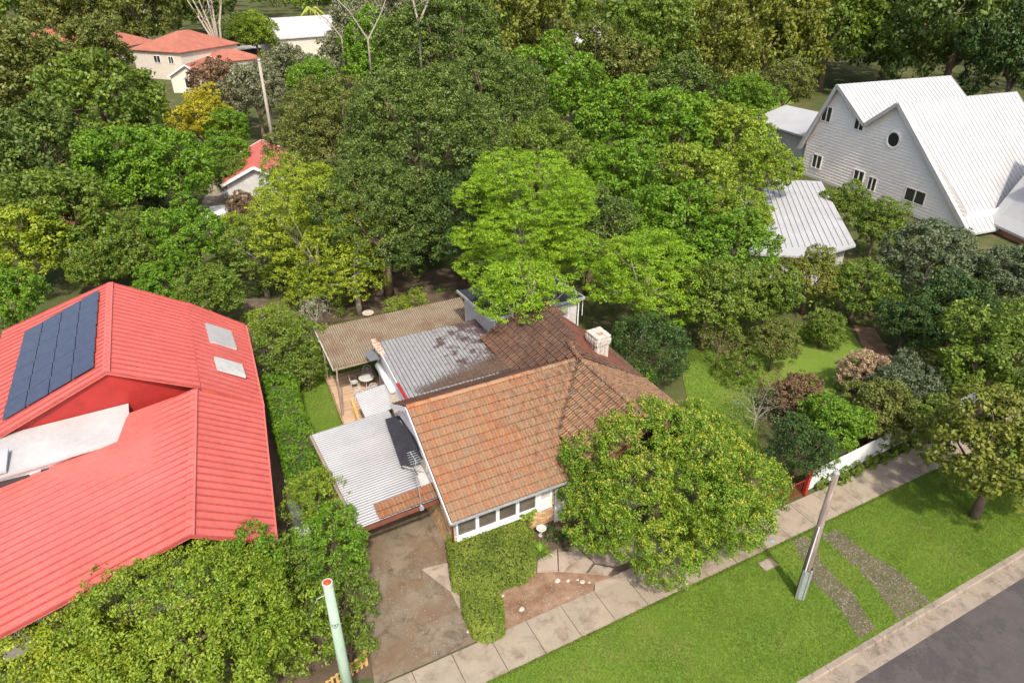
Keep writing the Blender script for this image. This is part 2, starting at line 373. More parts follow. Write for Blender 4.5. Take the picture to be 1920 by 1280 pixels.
def tufted(lobes, tuft_r, per, cover, seed, flat=.7, low=-.45):
    """lobes (x,y,z,rx,rz): returns leaf points, directions, tints, tuft centres"""
    g = np.random.default_rng(seed); L = np.array(lobes, float); C_ = []; Dn = []
    for i, (x, y, z, rx, rz) in enumerate(lobes):
        n = max(6, int(cover * 4 * rx * (rx + rz) / 2 / (tuft_r ** 2)))
        d = unit(g, n * 2); d = d[d[:, 2] > low + .25 * g.random(len(d))][:n]
        k = (.80 + .28 * g.random(len(d)))[:, None]
        c = np.array([x, y, z]) + d * np.array([rx, rx, rz]) * k
        keep = np.ones(len(c), bool)
        for j in range(len(L)):
            if j == i: continue
            q = (c - L[j, :3]) / np.array([L[j, 3], L[j, 3], L[j, 4]]); keep &= (np.sum(q * q, 1) > .62)
        C_.append(c[keep]); Dn.append(d[keep])
    C_ = np.concatenate(C_); Dn = np.concatenate(Dn); n = len(C_)
    tt = g.random(n); tr = tuft_r * (.65 + .7 * g.random(n))
    idx = np.repeat(np.arange(n), per); m = len(idx)
    d = unit(g, m) + Dn[idx] * .55; d[:, 2] += .25; d /= np.linalg.norm(d, axis=1)[:, None]
    rr = (.35 + .7 * g.random(m) ** .6)[:, None]
    P = C_[idx] + d * (tr[idx][:, None]) * rr * np.array([1, 1, flat])
    return P, d, .18 + .5 * tt[idx] + .12 * (d[:, 2]), C_, Dn

def auto_lobes(R_, Rz, zc, n, seed, lr=.42, spread=.66):
    g = np.random.default_rng(seed); out = []
    for i in range(n):
        zz = 1 - 1.55 * (i + .5) / n; a = i * 2.39996 + g.random() * .5; s = math.sqrt(max(0, 1 - zz * zz))
        k = spread * (.85 + .3 * g.random()); r = lr * R_ * (.75 + .5 * g.random())
        out.append((math.cos(a) * s * R_ * k, math.sin(a) * s * R_ * k, zc + zz * Rz * k, r, r * .85 * min(1.2, Rz / R_ + .15)))
    out.append((0, 0, zc, R_ * .62, Rz * .62)); return out

def trunk_mb(lobes, zc, tr, seed, nb=7, lean=(0, 0), top=.75):
    g = random.Random(seed); mb = MB(); h = max(.4, zc * top)
    mb.tube([(0, 0, -.1), (lean[0] * .3 + g.uniform(-.05, .05), lean[1] * .3, h * .4), (lean[0], lean[1], h)], [tr * 1.25, tr * .95, tr * .7], 8)
    ls = sorted(lobes, key=lambda l: -l[3])[:nb + 1]
    for (x, y, z, r, rz) in ls:
        s = Vector((lean[0] * .7, lean[1] * .7, h * g.uniform(.6, .98))); e = Vector((x, y, z + rz * .3))
        md = s.lerp(e, .5) + Vector((g.uniform(-.3, .3), g.uniform(-.3, .3), g.uniform(0, .3))) * r * .5
        mb.tube([s, md, e], [tr * .5, tr * .32, tr * .12], 5, False)
        for k in range(2):
            e2 = e + Vector((g.uniform(-1, 1), g.uniform(-1, 1), g.uniform(-.1, .8))) * r * .8
            mb.tube([md.lerp(e, .6), (md + e2) / 2 + Vector((0, 0, .1 * r)), e2], [tr * .2, tr * .13, tr * .05], 4, False)
    return mb

def tree(label, px, py, zc, rpx, kind, leaf, n_lobes=14, asp=.9, tuft=.35, per=26, cover=.9, lw=(.16, .08), trunk=.16, cat='tree',
         name='tree', bark='bark', seed=None, lobes=None, pos=None, group=None, flat=.7, low=-.45, nb=7, lr=.42, spread=.66, R_=None, top=.75, rnd=.65):
    """crown centre seen at (px, py), height zc"""
    seed = seed or int(px * 7 + py * 3) % 99991
    c = Vector(pos) if pos else at(px, py, zc)
    r = R_ or rpx / FPX * depth((c.x, c.y, zc))
    lb = lobes or auto_lobes(r, r * asp, zc, n_lobes, seed, lr, spread)
    T_ = thing(name, label, cat, (c.x, c.y, 0), 0, group)
    P, D, ti, Cn, Dn = tufted(lb, tuft, per, cover, seed, flat, low)
    off = np.array([c.x, c.y, 0])
    me = leaves_mesh('crown', P, D, lw[0], lw[1], leaf, seed, ti, rnd=rnd)
    o = bpy.data.objects.new('crown', me); COL.objects.link(o); o.parent = T_
    tm = trunk_mb(lb, zc, trunk, seed, nb, top=top).mesh('trunk', bark, True); o2 = bpy.data.objects.new('trunk', tm); COL.objects.link(o2); o2.parent = T_
    return T_, Cn, Dn

# ------------------------------------------------------------------ ground, road, paths
gb = MB(); gb.add([(-900, 8.4, -.02), (900, 8.4, -.02), (900, 1500, -.02), (-900, 1500, -.02)], [(0, 1, 2, 3)])
struct('ground', gb, 'ground_earth')
gb = MB(); gb.add([(-900, -60, -.14), (900, -60, -.14), (900, 8.39, -.14), (-900, 8.39, -.14)], [(0, 1, 2, 3)])
struct('road', gb, 'asphalt')
kb = MB(); kb.box((-40, 7.55, -.3), (120, 8.18, -.136)); gut = struct('gutter', kb, 'kerb_concrete')
kerb = struct('kerb', MB().box((-40, 8.22, -.3), (120, 8.38, -.05)), 'kerb_concrete')
kmb = MB(); kmb.add([(0, 8.16, -.2), (2.38, 8.16, -.2), (2.38, 8.42, -.2), (0, 8.42, -.2), (0, 8.19, -.02), (2.38, 8.19, -.02), (2.38, 8.42, .02), (0, 8.42, .02), (0, 8.24, .02), (2.38, 8.24, .02)],
        [(0, 1, 5, 4), (4, 5, 9, 8), (8, 9, 6, 7), (3, 7, 6, 2), (0, 4, 8, 7, 3), (1, 2, 6, 9, 5)])
kme = kmb.mesh('kerb_block', 'kerb_concrete')
for i in range(-6, 30):
    o = link('kerb_block', kme, kerb); o.location = (i * 2.4, 0, 0)
# verge and lawns
struct('grass_verge', MB().add([(-60, 8.42, .005), (140, 8.42, .005), (140, 13.35, .005), (-60, 13.35, .005)], [(0, 1, 2, 3)]), 'lawn')
def flat(name, pts, z, m, px=True):
    P = [at(*p) for p in pts] if px else [Vector((p[0], p[1], 0)) for p in pts]
    mb = MB(); mb.add([(p.x, p.y, z) for p in P], [tuple(range(len(P)))])
    # upward normal
    ar = sum(P[i].x * P[(i + 1) % len(P)].y - P[(i + 1) % len(P)].x * P[i].y for i in range(len(P)))
    if ar < 0: mb.f = [mb.f[0][::-1]]
    return struct(name, mb, m)
# footpath of slabs
fp = struct('footpath', MB().add([(-60, 13.3, .012), (140, 13.3, .012), (140, 14.92, .012), (-60, 14.92, .012)], [(0, 1, 2, 3)]), 'soil')
sl = []
for k in range(4):
    x = .75; b = MB(); c_ = .012
    b.add([(-x, -.77, 0), (x, -.77, 0), (x, .77, 0), (-x, .77, 0), (-x + c_, -.77 + c_, .035), (x - c_, -.77 + c_, .035), (x - c_, .77 - c_, .035), (-x + c_, .77 - c_, .035)],
          [(4, 5, 6, 7), (0, 1, 5, 4), (1, 2, 6, 5), (2, 3, 7, 6), (3, 0, 4, 7)]); sl.append(b.mesh('paving_slab', 'footpath_concrete'))
for i in range(-4, 40):
    o = link('paving_slab', sl[i % 4], fp); o.location = (9.0 + (i - 5) * 1.513 + .02, 14.11, .012 + R.uniform(0, .012)); o.rotation_euler = (R.uniform(-.004, .004), R.uniform(-.004, .004), R.uniform(-.004, .004))
# driveway and front path
DL = [at(697, 1272), at(682, 1120), at(676, 1010)]
dw = MB(); dw.add([(DL[0].x, 14.95, .03), (6.6, 14.95, .03), (7.2, 17.4, .03), (7.14, 18.9, .03), (7.14, 27, .03), (3.5, 27, .03), (3.5, 20.5, .03), (DL[2].x, DL[2].y, .03), (DL[1].x, DL[1].y, .03)], [(0, 1, 2, 3, 4, 5, 6, 7, 8)])
struct('driveway', dw, 'driveway_concrete')
flat('broken_slab', [(790, 1068), (868, 1048), (905, 1150), (915, 1185), (880, 1180), (845, 1110)], .045, 'path_concrete')
flat('garden_soil', [(905, 1196), (915, 1150), (1000, 960), (1240, 960), (1480, 985), (1460, 1010), (1140, 1105), (1100, 1120)], .010, 'soil')
flat('dirt_bed', [(925, 1190), (935, 1145), (928, 1100), (985, 1078), (1050, 1070), (1090, 1072), (1146, 1080), (1115, 1095), (1112, 1110), (1060, 1135)], .018, 'dirt')
pathp = struct('front_path', MB().add([tuple(at(925, 1100, .012)), tuple(at(1130, 1105, .012)), tuple(at(1160, 1060, .012)), tuple(at(1100, 1010, .012)), tuple(at(1010, 1045, .012))], [(0, 1, 2, 3, 4)]), 'soil')
for pl in ([(928, 1093), (968, 1077), (970, 1083), (935, 1098)], [(970, 1076), (1006, 1053), (1005, 1074), (972, 1082)], [(1008, 1052), (1044, 1030), (1046, 1072), (1007, 1074)],
           [(1047, 1030), (1078, 1025), (1112, 1055), (1098, 1075), (1048, 1072)], [(1082, 1024), (1150, 1020), (1152, 1062), (1116, 1056)],
           [(1116, 1059), (1150, 1066), (1140, 1079), (1102, 1076)], [(1116, 1093), (1148, 1082), (1220, 1048), (1225, 1063), (1115, 1110)], [(1120, 1020), (1210, 985), (1245, 1030), (1155, 1062)]):
    P = [at(*p) for p in pl]; MB().prism([(p.x, p.y) for p in P], .0, .05 + R.uniform(0, .012)).build('paving_slab', 'path_concrete', pathp)
flat('verge_soil', [(300, 1320), (700, 1270), (690, 1010), (560, 960), (500, 1000), (200, 1180)], .002, 'soil')
flat('back_lawn', [(555, 742), (600, 705), (620, 640), (900, 560), (900, 640), (660, 815), (585, 825)], .006, 'lawn')
flat('side_lawn', [(1270, 660), (1330, 650), (1420, 700), (1420, 860), (1300, 800)], .006, 'lawn')
flat('neighbour_lawn', [(1400, 650), (1480, 610), (1590, 610), (1620, 660), (1560, 745), (1440, 745)], .006, 'lawn')
flat('distant_lawn', [(1330, 150), (1440, 130), (1500, 190), (1420, 215)], .006, 'lawn')
flat('garden_path', [(1600, 610), (1640, 615), (1690, 700), (1640, 780), (1560, 780), (1640, 700)], .010, 'dirt')
flat('side_passage', [(455, 560), (500, 560), (545, 800), (600, 1010), (530, 1010), (490, 760)], .004, 'gravel_bed')
flat('back_lane', [(400, 330), (500, 330), (480, 420), (400, 460), (370, 400)], .004, 'footpath_concrete')
flat('fernery_soil', [(600, 520), (900, 500), (880, 555), (600, 610)], .010, 'soil')
# wheel tracks on the verge
TR = [[(18.4, 13.3), (19.2, 13.3), (18.7, 11.5), (18.6, 9.6), (19.1, 8.5), (17.9, 8.5), (17.8, 9.8), (17.95, 11.5)],
      [(20.3, 13.3), (21.9, 13.3), (21.8, 11.5), (21.9, 10), (22.3, 8.5), (20.6, 8.5), (20.55, 10), (20.5, 11.5)]]
TR = [[tuple(at(*p))[:2] for p in q] for q in ([(1485, 1010), (1515, 1005), (1545, 1060), (1600, 1115), (1640, 1178), (1610, 1195), (1575, 1140), (1520, 1085)],
      [(1537, 1003), (1570, 992), (1625, 1035), (1690, 1075), (1745, 1125), (1685, 1160), (1640, 1100), (1590, 1050)])]
def inpoly(x, y, poly):
    c = np.zeros(len(x), bool); n = len(poly)
    for i in range(n):
        x0, y0 = poly[i]; x1, y1 = poly[(i + 1) % n]
        k = ((y0 > y) != (y1 > y)) & (x < (x1 - x0) * (y - y0) / ((y1 - y0) or 1e-9) + x0); c ^= k
    return c
TR0 = TR; TR = []
for q in TR0:
    o_q = []
    for i in range(len(q)):
        a, b_ = Vector(q[i]), Vector(q[(i + 1) % len(q)]); k_ = max(2, int((b_ - a).length / .12))
        for j in range(k_): p_ = a.lerp(b_, j / k_); o_q.append((p_.x + R.gauss(0, .045), p_.y + (R.gauss(0, .03) if 8.5 < p_.y < 13.2 else 0)))
    TR.append(o_q)
for q in TR: flat('wheel_track', q, .010, 'gravel_bed', False)
# gravel stones
g = np.random.default_rng(5)
def stones(name, polys, n, smin, smax, zz, m='gravel_stone'):
    mb = MB(); allp = np.array([p for q in polys for p in q]); lo = allp.min(0); hi = allp.max(0); cnt = 0
    while cnt < n:
        x = g.uniform(lo[0], hi[0], 4000); y = g.uniform(lo[1], hi[1], 4000); k = np.zeros(4000, bool)
        for q in polys: k |= inpoly(x, y, q)
        for a, b in zip(x[k], y[k]):
            s = g.uniform(smin, smax); r = g.uniform(0, 6); h = s * g.uniform(.4, .8)
            ps = [(a + math.cos(r + j * 2.09) * s * g.uniform(.7, 1.2), b + math.sin(r + j * 2.09) * s * g.uniform(.7, 1.2), zz) for j in range(3)]
            mb.add(ps + [(a + g.uniform(-.3, .3) * s, b + g.uniform(-.3, .3) * s, zz + h)], [(0, 1, 3), (1, 2, 3), (2, 0, 3)], g.random()); cnt += 1
            if cnt >= n: break
    return tag(mb.build(name, m, None, kind='stuff'), name.replace('_', ' '), None)
o = stones('track_gravel', TR, 5200, .010, .030, .010); tag(o, 'loose grey gravel in the two wheel tracks crossing the grass verge', 'gravel')
o = stones('dirt_pebbles', [[tuple(at(*p))[:2] for p in [(935, 1180), (930, 1105), (985, 1080), (1090, 1075), (1110, 1105), (1060, 1130)]]], 700, .008, .03, .018); tag(o, 'small pebbles scattered over the bare dirt bed', 'pebbles')
o = stones('driveway_debris', [[(3.8, 15.1), (6.6, 15.1), (7.1, 17.4), (7.0, 20), (3.8, 20)]], 1200, .006, .024, .03); tag(o, 'pale leaf litter and grit on the stained driveway', 'grit')
# grass blades
def grass(name, label, polys, n, h, excl=(), z=.004, m='leaf_lawn', w=.014):
    allp = np.array([p for q in polys for p in q]); lo = allp.min(0); hi = allp.max(0); X = []
    tot = 0
    while tot < n:
        x = g.uniform(lo[0], hi[0], n); y = g.uniform(lo[1], hi[1], n); k = np.zeros(n, bool)
        for q in polys: k |= inpoly(x, y, q)
        for q in excl: k &= ~inpoly(x, y, q)
        X.append(np.stack([x[k], y[k]], 1)); tot += k.sum()
    X = np.concatenate(X)[:n]; a = g.random(n) * 6.28; hh = h * (.5 + g.random(n)); lean = (g.random((n, 2)) - .5) * h * 1.4
    V_ = np.empty((n, 3, 3), np.float32)
    V_[:, 0, 0] = X[:, 0] - np.cos(a) * w; V_[:, 0, 1] = X[:, 1] - np.sin(a) * w; V_[:, 0, 2] = z
    V_[:, 1, 0] = X[:, 0] + np.cos(a) * w; V_[:, 1, 1] = X[:, 1] + np.sin(a) * w; V_[:, 1, 2] = z
    V_[:, 2, 0] = X[:, 0] + lean[:, 0]; V_[:, 2, 1] = X[:, 1] + lean[:, 1]; V_[:, 2, 2] = z + hh
    me = bpy.data.meshes.new(name); me.vertices.add(n * 3); me.vertices.foreach_set('co', V_.ravel())
    me.loops.add(n * 3); me.loops.foreach_set('vertex_index', np.arange(n * 3, dtype=np.int32))
    me.polygons.add(n); me.polygons.foreach_set('loop_start', np.arange(0, n * 3, 3, dtype=np.int32)); me.polygons.foreach_set('loop_total', np.full(n, 3, np.int32)); me.update(calc_edges=True)
    at_ = me.attributes.new('tint', 'FLOAT', 'POINT'); pat = .5 + .25 * np.sin(X[:, 0] * 1.3 + 2 * np.sin(X[:, 1] * .9)) * np.sin(X[:, 1] * 1.7 + X[:, 0] * .4)
    at_.data.foreach_set('value', np.repeat(np.clip(pat + g.normal(size=n) * .18, 0, 1), 3).astype(np.float32)); me.materials.append(MATS[m])
    return tag(link(name, me, None, 'stuff'), label, 'grass')
grass('verge_grass', 'short green grass on the street verge between footpath and kerb', [[(5, 8.42), (34, 8.42), (34, 13.28), (5, 13.28)]], 150000, .05, TR)
grass('lawn_grass', 'short green lawn beside the timber deck', [[tuple(at(*p))[:2] for p in [(555, 742), (600, 705), (625, 720), (655, 812), (585, 822)]]], 14000, .04)
grass('side_lawn_grass', 'shaded green grass to the right of the house behind the street tree', [[tuple(at(*p))[:2] for p in [(1270, 660), (1330, 650), (1420, 700), (1420, 860), (1300, 800)]]], 12000, .06, w=.02)
grass('track_edge_grass', 'sparse grass blades growing through the gravel wheel tracks', TR, 6500, .045, z=.012)
grass('path_edge_grass', 'tufty grass along the kerb side edge of the footpath', [[(5, 13.2), (34, 13.2), (34, 13.36), (5, 13.36)]], 9000, .05, z=.02)

# ------------------------------------------------------------------ main house
house = thing('brick_cottage', 'old single storey brick cottage with orange terracotta tiled roof and white front windows', 'house', (9.5, 22, 0))
wall = MB().prism([(7.1, 18.93), (12.6, 18.93), (12.6, 20.2), (15, 20.2), (15, 17.9), (18.9, 17.9), (18.9, 27.2), (13, 27.2), (13, 30.9), (7.9, 30.9), (7.1, 25.5)], 0, 2.58).build('wall', 'mortar', house)
roof = MB(); ZR, ZE = 5.2, 2.6
VR, VE = 22.93, 18.45; UL = 6.86
tanp = (ZR - ZE) / (VR - VE)
ANG = math.atan(tanp)
J_ = Vector((15.42, VR, ZR)); VF = Vector((12.72, 20.23, ZR - 2.7 * tanp)); Bp = Vector((16.45, 27.1, 5.62))
roof.slab([(UL, VE, ZE), (12.75, VE, ZE), VF, J_, (UL, VR, ZR)], .04)                                           # front slope
roof.slab([VF, (VF.x, 17.2, VF.z), (15.42, 17.2, ZR), J_], .04)                                               # wing left slope
roof.slab([J_, (15.42, 17.2, ZR), (19.4, 17.2, 2.9), (19.4, 22.93, 2.9)], .04)                                # wing right slope
roof.slab([J_, (19.4, 22.93, 2.9), (19.7, 27.5, 2.85), Bp], .04)
SKZ = 3.85
roof.slab([(UL, VR, ZR), J_, (13.05, 25.3, SKZ), (UL + .3, 25.3, SKZ)], .04)                                    # rear slope
roof.slab([J_, Bp, (16.2, 28.95, 5.5), (13.05, 28.95, SKZ), (13.05, 25.3, SKZ)], .04)                         # rear slope facing the skillion
roof = roof.build('roof', 'fascia_brown', house)

# marseille tile
def tile_mb(seed):
    g_ = random.Random(seed); w = .30; L = .47; mb = MB()
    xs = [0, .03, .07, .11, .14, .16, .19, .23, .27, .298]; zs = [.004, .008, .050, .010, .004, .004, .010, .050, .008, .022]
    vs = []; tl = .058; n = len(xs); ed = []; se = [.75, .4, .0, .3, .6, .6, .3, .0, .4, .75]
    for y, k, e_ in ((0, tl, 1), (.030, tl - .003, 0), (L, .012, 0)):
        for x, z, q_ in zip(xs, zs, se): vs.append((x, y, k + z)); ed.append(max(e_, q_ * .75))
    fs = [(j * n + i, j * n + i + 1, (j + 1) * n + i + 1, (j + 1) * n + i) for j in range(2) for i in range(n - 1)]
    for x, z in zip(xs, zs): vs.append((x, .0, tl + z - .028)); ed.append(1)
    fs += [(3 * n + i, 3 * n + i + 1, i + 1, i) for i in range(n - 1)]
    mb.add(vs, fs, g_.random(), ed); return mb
TILE = [tile_mb(i) for i in range(12)]
PW, PH = .30, .392
def tile_frames(o, ea, eb, poly, a0, a1, b0, b1):
    """tile origins whose centres fall in polygon (a, b)"""
    n = ea.cross(eb); out = []
    nb = int(round((b1 - b0) / PH)); na = int((a1 - a0) / PW) + 1
    A = []; 
    for j in range(nb + 1):
        for i in range(na + 1):
            A.append((a0 + i * PW + .02 * math.sin(j * 3.1), b0 + j * PH))
    A = np.array(A); k = inpoly(A[:, 0] + PW / 2, A[:, 1] + PH * .5, poly)
    for (a, b) in A[k]:
        p = o + ea * a + eb * b + n * .01
        m = Matrix((ea, eb, n)).transposed().to_4x4(); m.translation = p; out.append(m)
    return out
def tiles(frames, material, parent, singles=0, key=None):
    if key: frames.sort(key=key)
    mes = [t_.mesh('tile', material) for t_ in TILE] if singles else []
    for k, m in enumerate(frames[:singles]):
        o = link('tile', mes[R.randrange(12)], parent)
        o.matrix_basis = m @ Matrix.Rotation(R.uniform(-.012, .012), 4, 'Z') @ Matrix.Rotation(R.uniform(-.02, .01), 4, 'X')
    rest = frames[singles:]
    if rest:
        mb = MB()
        for m in rest:
            t_ = TILE[R.randrange(12)]; m = m @ Matrix.Rotation(R.uniform(-.012, .012), 4, 'Z') @ Matrix.Rotation(R.uniform(-.02, .01), 4, 'X')
            mb.add([m @ Vector(v) for v in t_.v], t_.f, t_.t[0], t_.e)
        mb.build('tile', material, parent, kind='stuff')
def sloped(ang, dirv): return (dirv * math.cos(ang) + UP * math.sin(ang)).normalized()
X, Y = Vector((1, 0, 0)), Vector((0, 1, 0))
Ls = math.hypot(VR - VE, ZR - ZE); cb = math.cos(ANG)
fr = tile_frames(Vector((UL, VE, ZE)), X, sloped(ANG, Y), [(0, -.02), (12.78 - UL, -.02), (VF.x - UL, (VF.y - VE) / cb), (15.42 - UL, Ls), (0, Ls)], 0, 9, -.05, Ls)
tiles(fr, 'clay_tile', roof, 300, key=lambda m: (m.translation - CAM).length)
# wing left slope: courses run along v, up-slope is +u
LW = (15.42 - 12.72) / cb
fr = tile_frames(Vector((12.72, 23.0, VF.z)), -Y, sloped(ANG, X), [(0, LW), (5.8, LW), (5.8, -.02), (2.75, -.02)], 0, 6, -.05, LW)
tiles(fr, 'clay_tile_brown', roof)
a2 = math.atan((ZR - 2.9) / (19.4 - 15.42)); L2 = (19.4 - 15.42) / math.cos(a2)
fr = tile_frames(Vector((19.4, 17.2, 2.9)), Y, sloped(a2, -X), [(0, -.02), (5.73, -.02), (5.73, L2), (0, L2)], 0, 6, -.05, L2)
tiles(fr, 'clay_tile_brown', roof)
# rear right slope (J, eave, Bp): flat fit
eb = (J_ - Vector((19.4, 22.93, 2.9))).normalized(); ea = (Vector((19.7, 27.5, 2.85)) - Vector((19.4, 22.93, 2.9))).normalized(); eb = (eb - ea * eb.dot(ea)).normalized()
nn_ = ea.cross(eb); o_ = Vector((19.4, 22.93, 2.9))
bq = Bp - o_; fr = tile_frames(o_, ea, eb, [(0, 0), (4.58, 0), (bq.dot(ea), bq.dot(eb)), (0, 4.6)], 0, 5, -.03, 5.2)
for m in fr:   # follow the twisted facet
    q = m.translation - o_; s_ = max(0, q.dot(eb)) / 5.0 * max(0, q.dot(ea)) / 4.2; m.translation += nn_ * (bq.dot(nn_)) * s_
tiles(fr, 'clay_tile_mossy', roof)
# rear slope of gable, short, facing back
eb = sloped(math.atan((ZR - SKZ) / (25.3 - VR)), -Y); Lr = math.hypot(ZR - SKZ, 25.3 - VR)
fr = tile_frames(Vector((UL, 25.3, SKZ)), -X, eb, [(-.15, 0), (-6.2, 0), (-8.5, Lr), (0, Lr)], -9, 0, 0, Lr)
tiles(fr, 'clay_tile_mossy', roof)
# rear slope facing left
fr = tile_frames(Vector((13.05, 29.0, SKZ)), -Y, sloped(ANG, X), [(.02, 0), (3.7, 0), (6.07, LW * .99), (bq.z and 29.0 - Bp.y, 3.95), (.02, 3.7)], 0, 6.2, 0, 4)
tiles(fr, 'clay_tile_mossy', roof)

# ridge caps
capm = []
for s in range(5):
    b = MB(); vs = []; 
    for y in (0, .40):
        rr_ = .135 if y == 0 else .115
        for k in range(7):
            a = math.pi * (k / 6) ; vs.append((math.cos(a) * rr_, y, math.sin(a) * rr_ * .8))
    for k in range(7):
        a = math.pi * k / 6; vs.append((math.cos(a) * .11, 0, math.sin(a) * .11 * .8))
    b.add(vs, [(k, k + 1, 8 + k, 7 + k) for k in range(6)] + [(14 + k, 15 + k, k + 1, k) for k in range(6)], .2 + .18 * s)
    capm.append(b)
def caps(p, q, material, lift=.03, step=.36):
    p = Vector(p); q = Vector(q); d = (q - p).normalized(); n = int((q - p).length / step)
    s_ = d.cross(UP).normalized(); u_ = s_.cross(d); mes = [b.mesh('ridge_cap', material) for b in capm]
    for k in range(n):
        m = Matrix((s_, d, u_)).transposed().to_4x4(); m.translation = p + d * (k * step) + UP * (lift + R.uniform(-.006, .006))
        o = link('ridge_cap', mes[R.randrange(5)], roof); o.matrix_basis = m @ Matrix.Rotation(R.uniform(-.03, .03), 4, 'Z')
caps((UL - .05, VR, ZR), J_ + Vector((-.1, 0, 0)), 'clay_cap', .035)
caps((15.42, 17.2, ZR), J_, 'clay_tile_brown', .035)
caps(J_, Bp, 'clay_cap', .03)
# valley
vb = MB(); dd = (J_ - VF).normalized(); sdv = dd.cross(UP).normalized() * .13
vb.add([VF + sdv + UP * .1, VF - sdv + UP * .1, J_ - sdv + UP * .09, J_ + sdv + UP * .09, VF + UP * .045, J_ + UP * .035], [(0, 4, 5, 3), (4, 1, 2, 5)])
vb.build('valley_gutter', 'soil', roof)
# barge boards and gable (left end), fascia and gutter
b = MB(); b.obox((UL - .06, VE - .05, ZE - .08), (UL - .06, VR, ZR - .08), .035, .22, side=(1, 0, 0)); b.obox((UL - .06, VR, ZR - .08), (UL - .06, 25.3, SKZ - .05), .035, .22, side=(1, 0, 0)); b.build('barge_board', 'white_paint', house)
b = MB(); gp = [(7.1, 18.93, 2.58), (7.1, VR, 5.02), (7.1, 25.3, 3.7), (7.1, 25.3, 2.58)]
b.add(gp + [(7.22, p[1], p[2]) for p in gp], [(0, 1, 2, 3)[::-1], (4, 5, 6, 7), (0, 1, 5, 4), (1, 2, 6, 5)]); b.build('gable_wall', 'white_paint', house)
b = MB(); b.obox((UL, VE - .03, ZE - .06), (12.75, VE - .03, ZE - .06), .03, .16); b.build('fascia', 'white_paint', house)
b = MB()
for (y0, z0, y1, z1) in ((VE - .12, ZE - .07, VE - .05, ZE - .07), (VE - .13, ZE - .08, VE - .12, ZE - .01), (VE - .055, ZE - .1, VE - .045, ZE)):
    b.box((UL - .05, min(y0, y1), min(z0, z1) - .005), (12.76, max(y0, y1), max(z0, z1) + .005))
b.build('gutter', 'galv', house)
for (a_, b_) in (((19.45, 17.2, 2.82), (19.45, 22.9, 2.82)), ((19.45, 22.9, 2.82), (19.75, 27.5, 2.77))):
    MB().obox(a_, b_, .1, .12).build('gutter', 'red_paint', house)
b = MB(); b.box((UL + .02, VE + .02, ZE - .18), (12.6, 18.93, ZE - .16)); b.build('eave_lining', 'old_white', house)
b = MB(); b.tube([(7.02, 18.75, 2.5), (7.04, 18.85, 2.3), (7.06, 18.86, .05)], .04, 8); b.build('downpipe', 'fascia_brown', house, True)

# front wall bricks (under the windows) and the left return
bm_ = []
for k in range(8):
    bb = MB(); h_ = .055; bb.box((-.112, -.012, 0), (.112, .02, .066), k / 7.); bm_.append(bb.mesh('brick', 'brick'))
for r in range(15):
    for c in range(20):
        x = 7.24 + c * .236 + (.118 if r % 2 else 0)
        if x > 11.75: continue
        o = link('brick', bm_[R.randrange(8)], wall); o.matrix_basis = Matrix.Translation((x, 18.915 + R.uniform(-.002, .002), .06 + r * .079))
sb = MB()
for r in range(31):
    for c in range(30):
        y = 19.05 + c * .236 + (.118 if r % 2 else 0)
        if y > 25: continue
        sb.box((7.08, y - .112, .06 + r * .079), (7.11, y + .112, .126 + r * .079), R.random())
sb.build('brick', 'brick', wall, kind='stuff')
# windows: one long white joinery with four hopper sashes and a single one
fmx = 7.22; zt, zb = 2.36, 1.06
wf = thing_ = MB()
wf.box((7.2, 18.80, zb - .06), (11.66, 18.95, zb)); wf.box((7.2, 18.82, zt), (11.66, 18.95, zt + .05))
frame = wf.build('window_frame', 'white_paint', house)
bays = [(7.2, 8.13), (8.13, 9.06), (9.06, 9.99), (9.99, 10.92), (10.92, 11.66)]
for i, (x0, x1) in enumerate(bays):
    w_ = MB(); m1 = .14 if i else .1; 
    zb2 = zb + (.28 if i == 4 else .0); xl, xr = x0 + .075, x1 - .075
    if i == 4: xl, xr = 11.12, 11.56
    w_.box((x0 + .003, 18.83, zb + .003), (xl, 18.93, zt - .003)); w_.box((xr, 18.83, zb + .003), (x1 - .003, 18.93, zt - .003))
    w_.box((xl, 18.83, zb + .003), (xr, 18.93, zb2 + .20)); w_.box((xl, 18.83, zt - .10), (xr, 18.93, zt - .003)); w_.box((xl, 18.815, zt - .22), (xr, 18.86, zt - .18))
    wo_ = w_.build('window', 'white_paint', house)
    MB().box((xl, 18.885, zb2 + .20), (xr, 18.90, zt - .10)).build('pane', 'window_dark' if i < 4 else 'old_white', wo_)
# porch screen and door to the right
b = MB(); b.box((11.80, 18.78, .03), (12.22, 18.84, 2.4)); scr = b.build('door', 'white_paint', house)
for z0, z1 in ((.2, 1.05), (1.2, 2.2)): MB().box((11.88, 18.768, z0), (12.14, 18.779, z1)).build('door_panel', 'white_paint', scr)
b = MB()
for k in range(12):
    for j in range(13):
        cx, cz = 12.36 + k * .14, .15 + j * .18
        if (cx - 12.3) > 1.6: continue
        pts = [(cx + math.cos(a * math.pi / 4) * .062, 18.8, cz + math.sin(a * math.pi / 4) * .062) for a in range(9)]
        b.tube(pts, .010, 4, False)
b.box((12.24, 18.77, .03), (12.29, 18.83, 2.4)); b.box((13.92, 18.77, .03), (13.98, 18.83, 2.4)); b.box((12.29, 18.775, 2.34), (13.92, 18.825, 2.4))
b.build('lattice_screen', 'white_paint', house)
